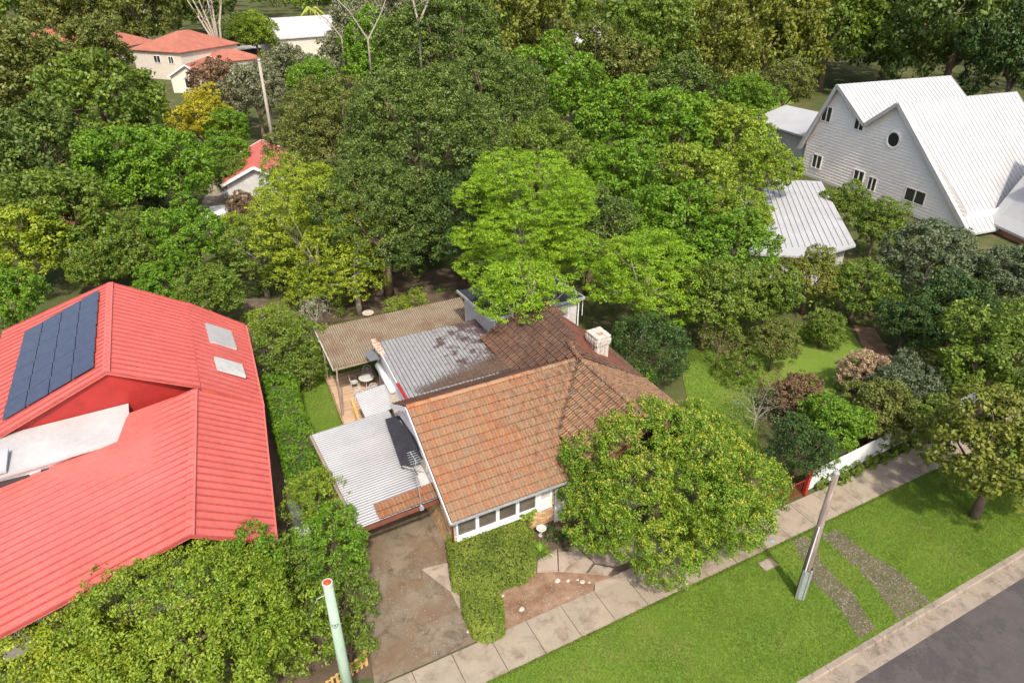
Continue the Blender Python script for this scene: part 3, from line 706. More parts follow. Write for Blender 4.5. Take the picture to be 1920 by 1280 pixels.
# chimney
ch = MB(); cx, cy = 17.55, 24.55
ch.box((cx - .34, cy - .42, 2.9), (cx + .34, cy + .42, 5.22)); chim = ch.build('chimney', 'mortar', house)
def course(z, w, d, m, off, hh=.072):
    for ax, (ln, oth) in enumerate(((w, d), (d, w))):
        n = max(2, int(round(2 * ln / .23))); s = 2 * ln / n
        for sg in (-1, 1):
            for k in range(n):
                a0 = -ln + k * s + (.0 if off else 0); 
                o = bmesh_brick(ax, sg, a0, s, oth, z, hh, m)
def bmesh_brick(ax, sg, a0, s, oth, z, hh, m):
    g_ = .008; j_ = R.uniform(-.006, .006); b = MB()
    if ax == 0: b.box((cx + a0 + g_, cy + sg * oth - .03 + j_, z), (cx + a0 + s - g_, cy + sg * oth + .03 + j_, z + hh), R.random())
    else: b.box((cx + sg * oth - .03 + j_, cy + a0 + g_ + .03, z), (cx + sg * oth + .03 + j_, cy + a0 + s - g_ - .03, z + hh), R.random())
    return b.build('brick', m, chim)
z = 3.6; k = 0
while z < 5.2:
    cor = .07 if 4.78 < z < 5.05 else (.035 if z > 4.7 else 0)
    course(z, .36 + cor, .44 + cor, 'red_paint' if z < 3.95 else 'brick_white', k % 2); z += .083; k += 1
for i in range(3):
    for j in range(4):
        b = MB(); b.box((cx - .42 + i * .285, cy - .49 + j * .25, 5.222), (cx - .15 + i * .285, cy - .26 + j * .25, 5.26 + R.uniform(0, .02)), R.random())
        b.build('brick', 'brick_white' if (i, j) != (1, 1) else 'terracotta', chim)
b = MB(); b.box((cx - .40, cy - .48, 3.86), (cx - .392, cy + .3, 4.06)); b.build('flashing', 'red_paint', chim)

# corrugated sheets: ribs run p00->p01, profile repeats along p00->p10
def corr(name, p00, p10, p11, p01, pitch, amp, m, parent, lift=0, nl=3, box=False):
    p00, p10, p11, p01 = map(Vector, (p00, p10, p11, p01)); Wd = (p10 - p00).length; n = max(2, int(round(Wd / pitch)))
    nrm = (p10 - p00).cross(p01 - p00).normalized()
    if nrm.z < 0: nrm = -nrm
    per = [(0, 0), (.5, 1)] if False else ([(0, 0), (.25, 1), (.5, 0), (.75, -1)] if not box else [(0, 0), (.78, 0), (.82, 1), (.94, 1)])
    prof = [((i + a) / n, h_) for i in range(n) for a, h_ in per] + [(1, 0)]
    vs = []; ed = []
    for j in range(nl):
        t_ = j / (nl - 1)
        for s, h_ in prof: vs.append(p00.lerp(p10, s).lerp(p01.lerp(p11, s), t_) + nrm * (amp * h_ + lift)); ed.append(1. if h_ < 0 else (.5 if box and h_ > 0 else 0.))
    k = len(prof); fs = [(j * k + i, j * k + i + 1, (j + 1) * k + i + 1, (j + 1) * k + i) for j in range(nl - 1) for i in range(k - 1)]
    mb = MB(); mb.add(vs, fs, R.random(), ed); return mb.build(name, m, parent)
def sheets(n, p00, p10, p11, p01, pitch, amp, m, parent, box=False):
    p00, p10, p11, p01 = map(Vector, (p00, p10, p11, p01))
    for i in range(n):
        a, b_ = i / n, (i + 1) / n
        corr('roof_sheet', p00.lerp(p10, a), p00.lerp(p10, b_), p01.lerp(p11, b_), p01.lerp(p11, a), pitch, amp, m, parent, .004 * (i % 2), box=box)
# skillion roof behind the gable
zS0, zS1 = SKZ + .03, 3.62
rear = thing('rear_addition', 'white weatherboard addition at the back under a long grey ribbed metal roof', 'building', (10, 28, 0))
sheets(7, (7.62, 25.35, zS0), (13.25, 25.35, zS0), (13.9, 31.5, zS1), (8.1, 31.5, zS1), .2, .035, 'skillion_metal', rear, box=True)
b = MB(); b.obox((7.55, 25.2, zS0 - .1), (8.02, 31.5, zS1 - .1), .05, .26, side=(1, 0, 0)); b.build('barge_board', 'white_paint', rear)
b = MB(); b.obox((7.60, 25.25, zS0 + .02), (7.68, 26.9, zS0 - .03), .16, .03, side=(1, 0, 0)); b.build('flashing', 'red_paint', rear)
wl = MB().add([(7.66, 25.3, 0), (8.06, 30.9, 0), (8.06, 30.9, zS1 - .1), (7.66, 25.3, zS0 - .1), (7.78, 25.3, 0), (8.18, 30.9, 0), (8.18, 30.9, zS1 - .1), (7.78, 25.3, zS0 - .1)], [(0, 1, 2, 3)[::-1], (4, 5, 6, 7), (3, 2, 6, 7)]).build('wall', 'old_white', rear)
for k in range(20):
    zz = .15 + k * .17; MB().add([(7.64, 25.45, zz), (8.04, 30.88, zz), (8.052, 30.88, zz + .165), (7.652, 25.45, zz + .165), (7.66, 25.45, zz), (8.06, 30.88, zz)], [(0, 3, 2, 1), (0, 1, 5, 4)]).build('weatherboard', 'white_paint', wl)
b = MB(); b.box((7.9, 31.05, 0), (13.9, 31.15, zS1 - .05)); b.build('back_wall', 'old_white', rear)
MB().box((7.80, 28.9, 1.0), (7.87, 30.3, 2.2)).build('window', 'white_paint', rear)
for k in range(3): MB().box((7.785, 28.95 + k * .45, 1.07), (7.799, 29.33 + k * .45, 2.13)).build('pane', 'glass', rear)
MB().box((7.70, 27.7, .3), (7.76, 28.5, 2.3)).build('doorway', 'window_dark', rear)
# curved white sheet along the wall and lichen covered cap tiles
b = MB(); b.tube([(7.72, 27.9, 2.75), (7.8, 30.7, 2.72)], .17, 10); b.build('awning_roll', 'white_paint', rear, True)
b = MB(); b.box((7.35, 30.5, 3.2), (7.95, 31.5, 3.24)); b.build('awning_sheet', 'grey_metal', rear)
for k in range(5):
    MB().box((7.80 + R.uniform(-.05, .05), 30.0 + k * .36, 3.60), (8.14 + R.uniform(-.05, .05), 30.3 + k * .36, 3.68 + .02 * k)).build('cap_tile', 'lichen_white', rear)
# upper white box with dark roof
ub = thing('upper_storey_addition', 'white boxy upper addition with dark ribbed roof rising behind the tiled slope', 'building', (16.7, 31, 0))
pts = [(13.9, 29.0), (19.1, 29.0), (19.1, 33.0), (13.9, 33.0)]
MB().prism(pts, 2.6, 4.62).build('wall', 'old_white', ub)
for k in range(7): MB().box((13.9 + .93 * k - .02, 28.985, 3.7), (13.9 + .93 * k + .02, 28.999, 4.88)).build('wall_batten', 'white_paint', ub)
sheets(4, (13.6, 28.75, 5.0), (19.35, 28.75, 5.0), (19.35, 33.2, 4.75), (13.6, 33.2, 4.75), .25, .02, 'black_roof', ub, box=True)
for a_, b_ in (((13.55, 28.7, 4.95), (19.4, 28.7, 4.95)), ((13.55, 28.7, 4.95), (13.55, 33.2, 4.75)), ((19.4, 28.7, 4.95), (19.4, 33.2, 4.75))):
    MB().obox(a_, b_, .09, .14).build('gutter', 'galv', ub)
MB().tube([(19.15, 28.9, 4.85), (19.15, 28.9, 2.9)], .04, 8).build('downpipe', 'white_paint', ub)
MB().box((14.9, 28.97, 4.1), (15.7, 28.99, 4.7)).build('window', 'window_dark', ub)

# carport
cp = thing('carport', 'carport roofed in pale corrugated iron with a brown fascia over the driveway', 'carport', (5.2, 22, 0))
zc0, zc1 = 2.32, 2.5
NCH = 9
for i in range(NCH):   # sheets side by side, ribs run along u
    a, b_ = 20.05 + (26.85 - 20.05) * i / NCH, 20.05 + (26.85 - 20.05) * (i + 1) / NCH
    ul0 = 3.62 - (a - 20) * .04; ul1 = 3.62 - (b_ - 20) * .04
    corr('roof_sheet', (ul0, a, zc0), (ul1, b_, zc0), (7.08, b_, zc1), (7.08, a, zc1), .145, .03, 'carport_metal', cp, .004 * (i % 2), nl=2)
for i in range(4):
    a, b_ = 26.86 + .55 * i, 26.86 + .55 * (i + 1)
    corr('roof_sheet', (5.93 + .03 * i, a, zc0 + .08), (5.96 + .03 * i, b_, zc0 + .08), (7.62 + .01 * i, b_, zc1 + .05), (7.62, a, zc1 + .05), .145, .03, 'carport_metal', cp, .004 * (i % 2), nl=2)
MB().obox((3.6, 19.98, zc0 - .1), (7.06, 19.98, zc1 - .11), .04, .2).build('fascia', 'fascia_brown', cp)
MB().obox((3.52, 20.0, zc0 - .09), (3.27, 26.85, zc0 - .09), .09, .14, side=(1, 0, 0)).build('gutter', 'timber_grey', cp)
MB().obox((3.60, 20.02, zc0 - .15), (3.35, 26.83, zc0 - .15), .05, .12, side=(1, 0, 0)).build('beam', 'timber_grey', cp)
for y in (20.15, 23.4, 26.7): MB().box((3.66, y - .05, 0), (3.76, y + .05, zc0 - .1)).build('post', 'timber_grey', cp)
for i in range(6): MB().obox((3.6, 20.8 + i * 1.15, zc0 - .09), (7.05, 20.8 + i * 1.15, zc1 - .09), .05, .09).build('rafter', 'timber_grey', cp)
tl_ = tile_frames(Vector((4.45, 20.0, zc0 + .05 + .045)), X, Vector((0, 1, .10)).normalized(), [(.02, 0), (2.65, 0), (2.65, .8), (.42, .8), (.42, .3), (.35, .8), (.0, .8)], 0, 2.7, 0, .69)
mes = [t_.mesh('tile', 'clay_tile') for t_ in TILE]
for m in tl_:
    m.translation.z += (m.translation.x - 4.45) * .052
    o = link('tile', mes[R.randrange(12)], cp); o.matrix_basis = m @ Matrix.Rotation(R.uniform(-.03, .03), 4, 'Z')
MB().add([(6.5, 20.4, 2.52), (7.1, 20.4, 2.56), (7.1, 23.0, 2.58), (6.75, 22.6, 2.56)], [(0, 1, 2, 3)]).build('flashing', 'old_white', cp)
# awning over side window
aw = thing('window_awning', 'black corrugated awning sloping off the white gable above the carport roof', 'awning', (6.8, 24, 2.6))
P4 = [at(722, 785, 2.9), at(760, 775, 3.5), at(792, 857, 3.5), at(752, 871, 2.9)]
corr('awning_sheet', P4[0], P4[3], P4[2], P4[1], .13, .018, 'black_roof', aw, nl=2)
for p, q in ((P4[0], P4[1]), (P4[3], P4[2])):
    MB().obox(p - UP * .05, q - UP * .05, .03, .05).build('rail', 'dark_metal', aw)
    MB().obox(p - UP * .05, (q.x, q.y, 2.75), .03, .03).build('bracket', 'pot_white', aw)
MB().box((7.0, P4[2].y - .1, 2.7), (7.06, P4[1].y - .1, 3.3)).build('window', 'cream_paint', aw)
# antenna
an = thing('tv_antenna', 'thin grey television antenna on a mast clamped to the carport fascia', 'antenna', (6.17, 19.94, 0))
MB().tube([(6.17, 19.92, 2.3), (6.12, 19.97, 3.7), (6.10, 20.0, 4.95)], .018, 6).build('mast', 'galv', an)
b = MB(); b.box((6.09, 19.86, 2.3), (6.25, 19.97, 2.45)); b.box((6.13, 19.85, 2.48), (6.21, 19.97, 2.52)); b.build('clamp', 'galv', an)
MB().tube([(6.1, 19.75, 4.85), (6.1, 20.55, 4.85)], .013, 6).build('boom', 'galv', an)
for k in range(6): MB().tube([(6.1 - .26 + .02 * k, 19.8 + k * .14, 4.86), (6.1 + .26 - .02 * k, 19.8 + k * .14, 4.86)], .008, 5).build('element', 'galv', an)
MB().tube([(6.1, 19.8, 4.25), (6.1, 20.5, 4.25)], .015, 6).build('boom', 'dark_metal', an)
for k in range(5):
    for s in (-1, 1): MB().tube([(6.1, 19.85 + k * .15, 4.25), (6.1 + s * .2, 19.9 + k * .15, 4.25 + .05)], .010, 5).build('element', 'dark_metal', an)

# covered deck
dk = thing('covered_deck', 'timber deck under a mossy corrugated patio roof behind the carport', 'deck', (7, 33, 0))
c00, c10, c11, c01 = at(625, 691, 2.62), at(905, 628, 2.62), at(868, 556, 2.85), at(590, 617, 2.85)
c10 = Vector((14.3, c00.y + .15, 2.62)); c11 = Vector((14.9, c11.y, 2.85))
sheets(10, c00, c10, c11, c01, .13, .022, 'patio_roof', dk)
MB().obox(c00 - UP * .09, c10 - UP * .09, .06, .12).build('beam', 'timber_grey', dk)
MB().obox(c01 - UP * .09, c11 - UP * .09, .06, .12).build('beam', 'timber_grey', dk)
MB().obox(c00 - UP * .06 + Vector((-.03, 0, 0)), c01 - UP * .06 + Vector((-.03, 0, 0)), .04, .14, side=(1, 0, 0)).build('fascia', 'old_white', dk)
DZ = .32
p1 = at(643, 780, DZ)
for p in ((p1.x, p1.y + .05), (5.72, 34.3), (11.5, 36.0), (14.4, 36.0)): MB().box((p[0] - .05, p[1] - .05, 0), (p[0] + .05, p[1] + .05, 2.62)).build('post', 'timber_grey', dk)
MB().obox((p1.x, p1.y + .05, 2.55), (c00.x + .2, c00.y + .1, 2.55), .07, .12).build('beam', 'timber_grey', dk)
ya = 28.9; nbd = 46
for k in range(nbd):
    y0 = ya + k * .125; x0 = 5.38 + (y0 - ya) * .06
    MB().box((x0 + R.uniform(-.02, .02), y0, DZ - .03), (7.75 if y0 < 31.1 else 8.4 + (0), y0 + .117, DZ + R.uniform(0, .004)), R.random()).build('deck_board', 'deck_timber', dk)
MB().obox((5.34, ya, DZ - .13), (5.66, ya + nbd * .125, DZ - .13), .04, .24, side=(1, 0, 0)).build('edge_joist', 'deck_timber', dk)
MB().box((5.4, ya - .5, .02), (7.6, ya - .03, .17)).build('step', 'deck_timber', dk)
r0, r1 = at(664, 745, 1.25), at(676, 790, 1.25); 
MB().obox((5.95, 28.5, 1.22), (6.15, 30.5, 1.22), .13, .05, side=(1, 0, 0)).build('handrail', 'timber_gold', dk)
for y in (28.95, 29.7, 30.45): MB().box((5.96 + (y - 29) * .08, y - .04, DZ), (6.05 + (y - 29) * .08, y + .04, 1.2)).build('rail_post', 'timber_gold', dk)
for y in range(6): MB().obox((6.01, 28.95, .5 + y * .11), (6.12, 30.45, .5 + y * .11), .02, .03, side=(1, 0, 0)).build('rail', 'timber_gold', dk)
# cast furniture
tb = thing('outdoor_table', 'round white cast metal table on the timber deck beside the white wall', 'table', (7.52, 32.45, DZ))
c = Vector((7.52, 32.45, DZ))
MB().lathe(c, [(.0, .70), (.42, .70), (.44, .715), (.42, .73), (.0, .73)], 24).build('tabletop', 'pot_white', tb)
for k in range(3):
    a = k * 2.1; MB().tube([c + Vector((math.cos(a) * .06, math.sin(a) * .06, .7)), c + Vector((math.cos(a) * .12, math.sin(a) * .12, .35)), c + Vector((math.cos(a) * .34, math.sin(a) * .34, .0))], .02, 6).build('leg', 'pot_white', tb)
chair0 = None
def mk_chair():
    T_ = thing('garden_chair', 'x', 'chair', (0, 0, 0), 0, 'white cast metal chairs round the deck table')
    MB().lathe((0, 0, 0), [(.0, .42), (.20, .42), (.22, .435), (.20, .45), (0, .45)], 18).build('seat', 'pot_white', T_)
    for sx in (-1, 1):
        for sy in (-1, 1): MB().tube([(sx * .15, sy * .15, .43), (sx * .19, sy * .19, .2), (sx * .22, sy * .22, 0)], .016, 6).build('leg', 'pot_white', T_)
        MB().tube([(sx * .2, .2, .44), (sx * .27, .19, .66), (sx * .27, -.1, .66), (sx * .21, -.16, .44)], .014, 6).build('arm', 'pot_white', T_)
    bk = MB(); cz = .70; bk.tube([(math.cos(a * math.pi / 8) * .22, .21 + .04 * math.sin(a * math.pi / 8), cz + math.sin(a * math.pi / 8) * .23) for a in range(17)], .02, 6, False)
    for a in range(8): bk.tube([(0, .21, cz), (math.cos(a * math.pi / 4) * .21, .21 + .04 * math.sin(a * math.pi / 4), cz + math.sin(a * math.pi / 4) * .22)], .010, 4, False)
    bk.tube([(math.cos(a * math.pi / 4) * .10, .21, cz + math.sin(a * math.pi / 4) * .10) for a in range(9)], .012, 4, False)
    bk.build('backrest', 'pot_white', T_); return T_
chair0 = mk_chair()
for i, (x, y, rz, lb) in enumerate(((7.75, 33.15, -.3, 'white cast chair with round lattice back on the far side of the deck table'),
                                    (6.85, 32.75, 1.4, 'white cast chair left of the deck table, its back toward the lawn'),
                                    (6.85, 31.6, 2.6, 'white open framed chair nearest the deck handrail'),
                                    (7.55, 31.65, 3.2, 'white cast chair tucked between the deck table and the ribbed roof edge'))):
    o = chair0 if i == 0 else copy_tree(chair0)
    o.matrix_basis = Matrix.Translation((x, y, DZ)) @ Matrix.Rotation(rz, 4, 'Z'); o['label'] = lb

# ------------------------------------------------------------------ foliage around the house
def leafpatch(name, label, cat, P, D, L, Wd, leaf, seed, stem=None, tint=None, group=None, loc=None, child='foliage', rnd=.65):
    c = P.mean(0) if loc is None else loc; T_ = thing(name, label, cat, (c[0], c[1], 0), 0, group)
    me = leaves_mesh(child, P - np.array([c[0], c[1], 0]), D, L, Wd, leaf, seed, tint, rnd=rnd); o = bpy.data.objects.new(child, me); COL.objects.link(o); o.parent = T_
    if stem is not None: link('stems', stem.mesh('stems', 'bark', False), T_)
    return T_
def hedge_pts(poly, h0, h1, n, seed, rough=.10):
    """leaf positions over the top and sides of a clipped mass"""
    g_ = np.random.default_rng(seed); poly = [tuple(p)[:2] for p in poly]; A = np.array(poly); lo = A.min(0); hi = A.max(0)
    per = sum(math.dist(poly[i], poly[(i + 1) % len(poly)]) for i in range(len(poly)))
    ar = abs(sum(poly[i][0] * poly[(i + 1) % len(poly)][1] - poly[(i + 1) % len(poly)][0] * poly[i][1] for i in range(len(poly)))) / 2
    nt_ = int(n * ar * 1.3 / (ar * 1.3 + per * (h1 - h0))); ns = n - nt_
    X_ = []
    while sum(map(len, X_)) < nt_:
        q = g_.uniform(lo, hi, (nt_, 2)); X_.append(q[inpoly(q[:, 0], q[:, 1], poly)])
    q = np.concatenate(X_)[:nt_]
    # distance to edge rounds the shoulder
    dist = np.full(len(q), 9.)
    for i in range(len(poly)):
        a = np.array(poly[i]); b = np.array(poly[(i + 1) % len(poly)]); ab = b - a; t_ = np.clip(((q - a) @ ab) / (ab @ ab), 0, 1); dist = np.minimum(dist, np.linalg.norm(q - (a + t_[:, None] * ab), axis=1))
    rd = .28; dr = np.clip(rd - dist, 0, rd); zt_ = h1 - (rd - np.sqrt(np.maximum(rd * rd - dr * dr, 0)))
    lump = .5 * np.sin(q[:, 0] * 4.1 + 1.3) * np.sin(q[:, 1] * 3.7) + .5 * np.sin(q[:, 0] * 1.9 + q[:, 1] * 2.3)
    z = zt_ + rough * lump - np.abs(g_.normal(size=len(q))) * rough * 1.1
    P1 = np.column_stack([q, z]); D1 = np.tile([0, 0, 1.], (len(q), 1))
    out = [P1]; outd = [D1]; cen = A.mean(0)
    sg = 1 if sum(poly[i][0] * poly[(i + 1) % len(poly)][1] - poly[(i + 1) % len(poly)][0] * poly[i][1] for i in range(len(poly))) > 0 else -1
    for i in range(len(poly)):
        a = np.array(poly[i]); b = np.array(poly[(i + 1) % len(poly)]); L_ = np.linalg.norm(b - a); k = int(ns * L_ / per)
        if k < 1: continue
        nr = np.array([(b - a)[1], -(b - a)[0]]) / L_ * sg; t_ = g_.random(k); zz = g_.uniform(h0, h1 - .05, k)
        ins = np.where(zz > h1 - rd, (rd - np.sqrt(np.maximum(rd * rd - (zz - h1 + rd) ** 2, 0))), 0)
        pp = a + t_[:, None] * (b - a) - nr * (ins + np.abs(g_.normal(size=k)) * rough * .8 - rough * .5)[:, None]
        out.append(np.column_stack([pp, zz])); outd.append(np.tile([nr[0], nr[1], .2], (k, 1)))
    P = np.concatenate(out); D = np.concatenate(outd)
    ti = .45 + .35 * np.sin(P[:, 0] * 3 + 1) * np.sin(P[:, 1] * 2.6 + P[:, 2]) * .7
    return P, D, ti
def hedge(label, pix, h, n, leaf, L=.06, seed=1, z=None, rough=.08, world=None, name='hedge', cat='hedge'):
    poly = world or [tuple(at(x, y, h))[:2] for x, y in pix]
    P, D, ti = hedge_pts(poly, .05, h, n // 11, seed, rough); gh = np.random.default_rng(seed + 5); ix = np.repeat(np.arange(len(P)), 11)
    ti = np.clip(ti + gh.normal(size=len(P)) * .18, 0, 1)[ix]; dd_ = unit(gh, len(ix)); D = D[ix] + dd_ * .9; P = P[ix] + dd_ * (L * 1.15) * gh.random((len(ix), 1)) ** .5
    T_ = leafpatch(name, label, cat, P, D, L, L * .55, leaf, seed, tint=ti)
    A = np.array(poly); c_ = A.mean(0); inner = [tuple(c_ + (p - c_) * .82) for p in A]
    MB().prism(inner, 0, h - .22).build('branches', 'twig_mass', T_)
    return T_
hedge('clipped rectangular box hedge in front of the white windows', [(838, 1000), (1000 - 20, 968), (1000, 990), (1003, 1045), (985, 1060), (880, 1092), (848, 1075)], 1.05, 48000, 'leaf_box', .055, 3, rough=.06)
hedge('narrow clipped hedge between the driveway and the bare dirt bed', [(866, 1085), (925, 1080), (942, 1120), (945, 1165), (915, 1180), (888, 1172), (868, 1130)], .85, 26000, 'leaf_box', .055, 4, rough=.05)
hedge('long dark green boundary hedge running beside the lawn and carport', [(492, 700), (552, 700), (560, 745), (585, 800), (596, 860), (600, 915), (560, 925), (540, 880), (510, 780)], 1.9, 42000, 'leaf_bright', .085, 5, rough=.16)
def blob(label, px, py, zc, rpx, leaf, **k):
    k.setdefault('trunk', .05); k.setdefault('tuft', .2); k.setdefault('per', 22); k.setdefault('lw', (.10, .055)); k.setdefault('cat', 'shrub'); k.setdefault('name', 'shrub'); k.setdefault('low', -.8)
    return tree(label, px, py, zc, rpx, 'b', leaf, **k)
blob('tall rounded green shrub at the top end of the long boundary hedge', 540, 655, 1.9, 68, 'leaf_mid', n_lobes=12, asp=1.0, tuft=.28, per=22, cover=1.1, lw=(.13, .08))
blob('yellow green shrub beside the patio roof corner behind the boundary hedge', 515, 615, 2.3, 48, 'leaf_lime', n_lobes=10, tuft=.25)
blob('glossy green camellia like shrub touching the corner of the patio roof post', 575, 690, 1.5, 38, 'leaf_mid', n_lobes=9, tuft=.22, cover=1.1)
blob('bright lime feathery shrub leaning onto the corner of the corrugated carport roof', 592, 935, 1.9, 60, 'leaf_lime', n_lobes=11, tuft=.20, per=20, cover=1.1, lw=(.09, .035))
blob('big green leafy shrub beside the driveway just below the carport corner', 615, 1035, 1.9, 78, 'leaf_bright', n_lobes=14, tuft=.20, per=26, cover=1.2, lw=(.11, .05))
blob('darker green shrub between the pale green pole and the driveway', 640, 1130, 1.5, 62, 'leaf_mid', n_lobes=11, tuft=.2, per=24, cover=1.1, lw=(.11, .05))
blob('small low shrub around the foot of the yellow paling fence', 655, 1215, .8, 50, 'leaf_mid', n_lobes=9, tuft=.18, per=20, lw=(.10, .05))
blob('yellow green bush left of the pale green pole in the bottom corner', 560, 1180, 1.6, 75, 'leaf_lime', n_lobes=11, tuft=.22, per=22, lw=(.12, .06))
blob('dark green bush behind the pale green pole at the edge of the red roof', 520, 1080, 2.2, 75, 'leaf_mid', n_lobes=11, tuft=.24, per=24, lw=(.12, .06))
# large bush bottom left
tree('large yellow green tree in the bottom left corner in front of the red roof', 335, 1195, 3.0, 190, 'b', 'leaf_lime', n_lobes=20, asp=.6, tuft=.24, per=34, cover=1.25, lw=(.11, .055), trunk=.14, low=-.3)
tree('yellow green tree at the bottom left edge of the street frontage', 110, 1275, 2.8, 135, 'b', 'leaf_yellow', n_lobes=14, asp=.6, tuft=.24, per=34, cover=1.2, lw=(.11, .055), trunk=.12)
tree('leafy green tree top overlapping the lower right corner of the red roof', 448, 1062, 3.1, 82, 'b', 'leaf_bright', n_lobes=12, asp=.7, tuft=.24, per=34, cover=1.2, lw=(.11, .055), trunk=.12)

blob('low yellow green shrub mass filling the bottom left corner below the big bush', 250, 1262, 1.0, 120, 'leaf_lime', n_lobes=14, tuft=.24, per=30, asp=.5)
blob('low dark green shrub between the yellow green bush and the pale green pole', 470, 1215, 1.2, 95, 'leaf_mid', n_lobes=12, tuft=.24, per=30, asp=.7)
blob('green shrub tucked under the front eave of the red roof', 500, 1035, 1.6, 48, 'leaf_mid', n_lobes=10, tuft=.22, per=26)
# the street tree
def blossom(T_, Cn, Dn, frac, seed, m='leaf_blossom', L=.085, per=9, rad=.12, thr=.15):
    g_ = np.random.default_rng(seed); k = (g_.random(len(Cn)) < frac) & (Dn[:, 2] > thr); C2 = Cn[k] + Dn[k] * .14; n = len(C2)
    idx = np.repeat(np.arange(n), per); d = unit(g_, len(idx)); d[:, 2] = np.abs(d[:, 2]); P = C2[idx] + d * rad * g_.random(len(idx))[:, None] ** .5 + np.array([0, 0, .06])
    me = leaves_mesh('blossom', P, d, L, L * .5, m, seed, .3 + .5 * g_.random(n)[idx]); o = bpy.data.objects.new('blossom', me); COL.objects.link(o); o.parent = T_
T_, Cn, Dn = tree('broad round street tree dotted with yellow flower heads in front of the cottage', 1238, 908, 2.7, 181, 's', 'leaf_street', n_lobes=34, asp=.66, tuft=.22, per=42, cover=1.4, lw=(.105, .046), trunk=.17,
                  lr=.30, spread=.78, low=-.6, seed=61)
blossom(T_, Cn, Dn, .52, 62, per=9, rad=.13)
# poinciana like tree over the roof: flat layers
def layered(label, px, py, zc, rpx, leaf, n, seed, thin=.30, asp=.8, lr=.34, **k):
    c = at(px, py, zc); r = rpx / FPX * depth(c); g_ = random.Random(seed); lb = []
    for i in range(n):
        zz = 1 - 1.7 * (i + .5) / n; a = i * 2.39996 + g_.uniform(-.3, .3); s = math.sqrt(max(0, 1 - zz * zz)); q = r * lr * g_.uniform(.7, 1.25)
        lb.append((math.cos(a) * s * r * .74, math.sin(a) * s * r * .74, zc + zz * r * asp * .85, q, q * thin * 1.6))
    lb.append((0, 0, zc - .2 * r, r * .5, r * .4 * asp))
    k.setdefault('flat', .35); k.setdefault('tuft', .30); k.setdefault('per', 26); k.setdefault('lw', (.15, .055)); k.setdefault('trunk', .2); k.setdefault('bark', 'bark_pale')
    return tree(label, px, py, zc, rpx, 'l', leaf, lobes=lb, seed=seed, low=-.7, rnd=.42, **k)
layered('bright green feathery layered tree overhanging the white upper addition', 990, 430, 6.6, 138, 'leaf_layer', 30, 71, asp=1.05, cover=1.25, per=40, lw=(.12, .048))
layered('smaller bright green feathery tree between the tall layered tree and the dark glossy shrub', 1215, 520, 4.6, 105, 'leaf_layer', 24, 72, asp=.8, cover=1.2)
layered('low bright green branch spread drooping onto the white upper addition roof', 978, 545, 5.9, 92, 'leaf_layer', 18, 73, asp=.5, cover=1.2)
blob('big dark glossy rounded shrub to the right of the chimney', 1215, 665, 1.9, 75, 'leaf_gloss', n_lobes=14, asp=1.0, tuft=.26, per=30, cover=1.25, lw=(.10, .06))
blob('small light green shrub against the right hand gutter of the tiled roof', 1190, 705, 1.6, 30, 'leaf_bright', n_lobes=8)
blob('dark glossy shrub behind the red gate at the end of the white fence', 1500, 845, 1.8, 58, 'leaf_gloss', n_lobes=12, asp=1.1, tuft=.22, per=30, cover=1.2, lw=(.085, .05))
blob('small dark mounded shrub on the shaded side lawn', 1385, 695, .8, 40, 'leaf_mid', n_lobes=9, tuft=.2)
blob('thin twiggy shrub beside the shaded side lawn', 1420, 770, 1.2, 50, 'leaf_gum', n_lobes=10, tuft=.22, per=8, bark='bark_pale', lw=(.08, .04), nb=10)
blob('sparse olive sapling in front of the mounded shrub on the side lawn', 1350, 640, 1.8, 42, 'leaf_olive', n_lobes=9, tuft=.2, per=10)
blob('brown twiggy low bush left of the glossy shrub behind the gate', 1455, 740, .7, 42, 'leaf_russet', n_lobes=9, tuft=.2, per=8, bark='bark_pale')
blob('low leafy filler bush under the right side of the street tree', 1395, 860, .8, 40, 'leaf_mid', n_lobes=8)
# yellow green conifer-ish tree behind the deck
layered('yellow green feathery tree with bare twiggy tips behind the patio roof', 590, 455, 4.2, 112, 'leaf_yellow', 34, 81, thin=.45, asp=1.35, lr=.27, flat=.5, per=22, tuft=.27, lw=(.13, .07), cover=1.1)
layered('pointed lime topped tree rising left of the dark fig trees', 545, 370, 5.5, 62, 'leaf_lime', 18, 82, thin=.6, asp=1.3, lr=.3, flat=.6, tuft=.28, lw=(.15, .08))
layered('lower yellow green spreading branch tree over the bird bath', 665, 510, 3.2, 62, 'leaf_yellow', 16, 83, thin=.4, asp=.9, tuft=.25, per=20, lw=(.12, .07))
layered('green leafy tree left of the yellow feathery tree by the back fence', 485, 470, 3.6, 62, 'leaf_mid', 16, 84, thin=.5, asp=1.1, tuft=.28, lw=(.14, .08))
blob('hanging bare twigs shrub below the yellow feathery tree', 590, 585, 1.8, 32, 'leaf_stem', n_lobes=8, per=8, bark='bark_pale', nb=12, tuft=.25, lw=(.2, .02))
blob('dark green shrub under the yellow feathery tree beside the patio roof', 610, 545, 1.6, 60, 'leaf_mid', n_lobes=9, tuft=.26)
blob('yellowish groundcover shrub along the back edge of the patio roof', 775, 568, .8, 28, 'leaf_lime', n_lobes=8)
blob('straggly pale green shrub right of the bird bath behind the patio roof', 745, 580, 1.2, 26, 'leaf_lime', n_lobes=7)
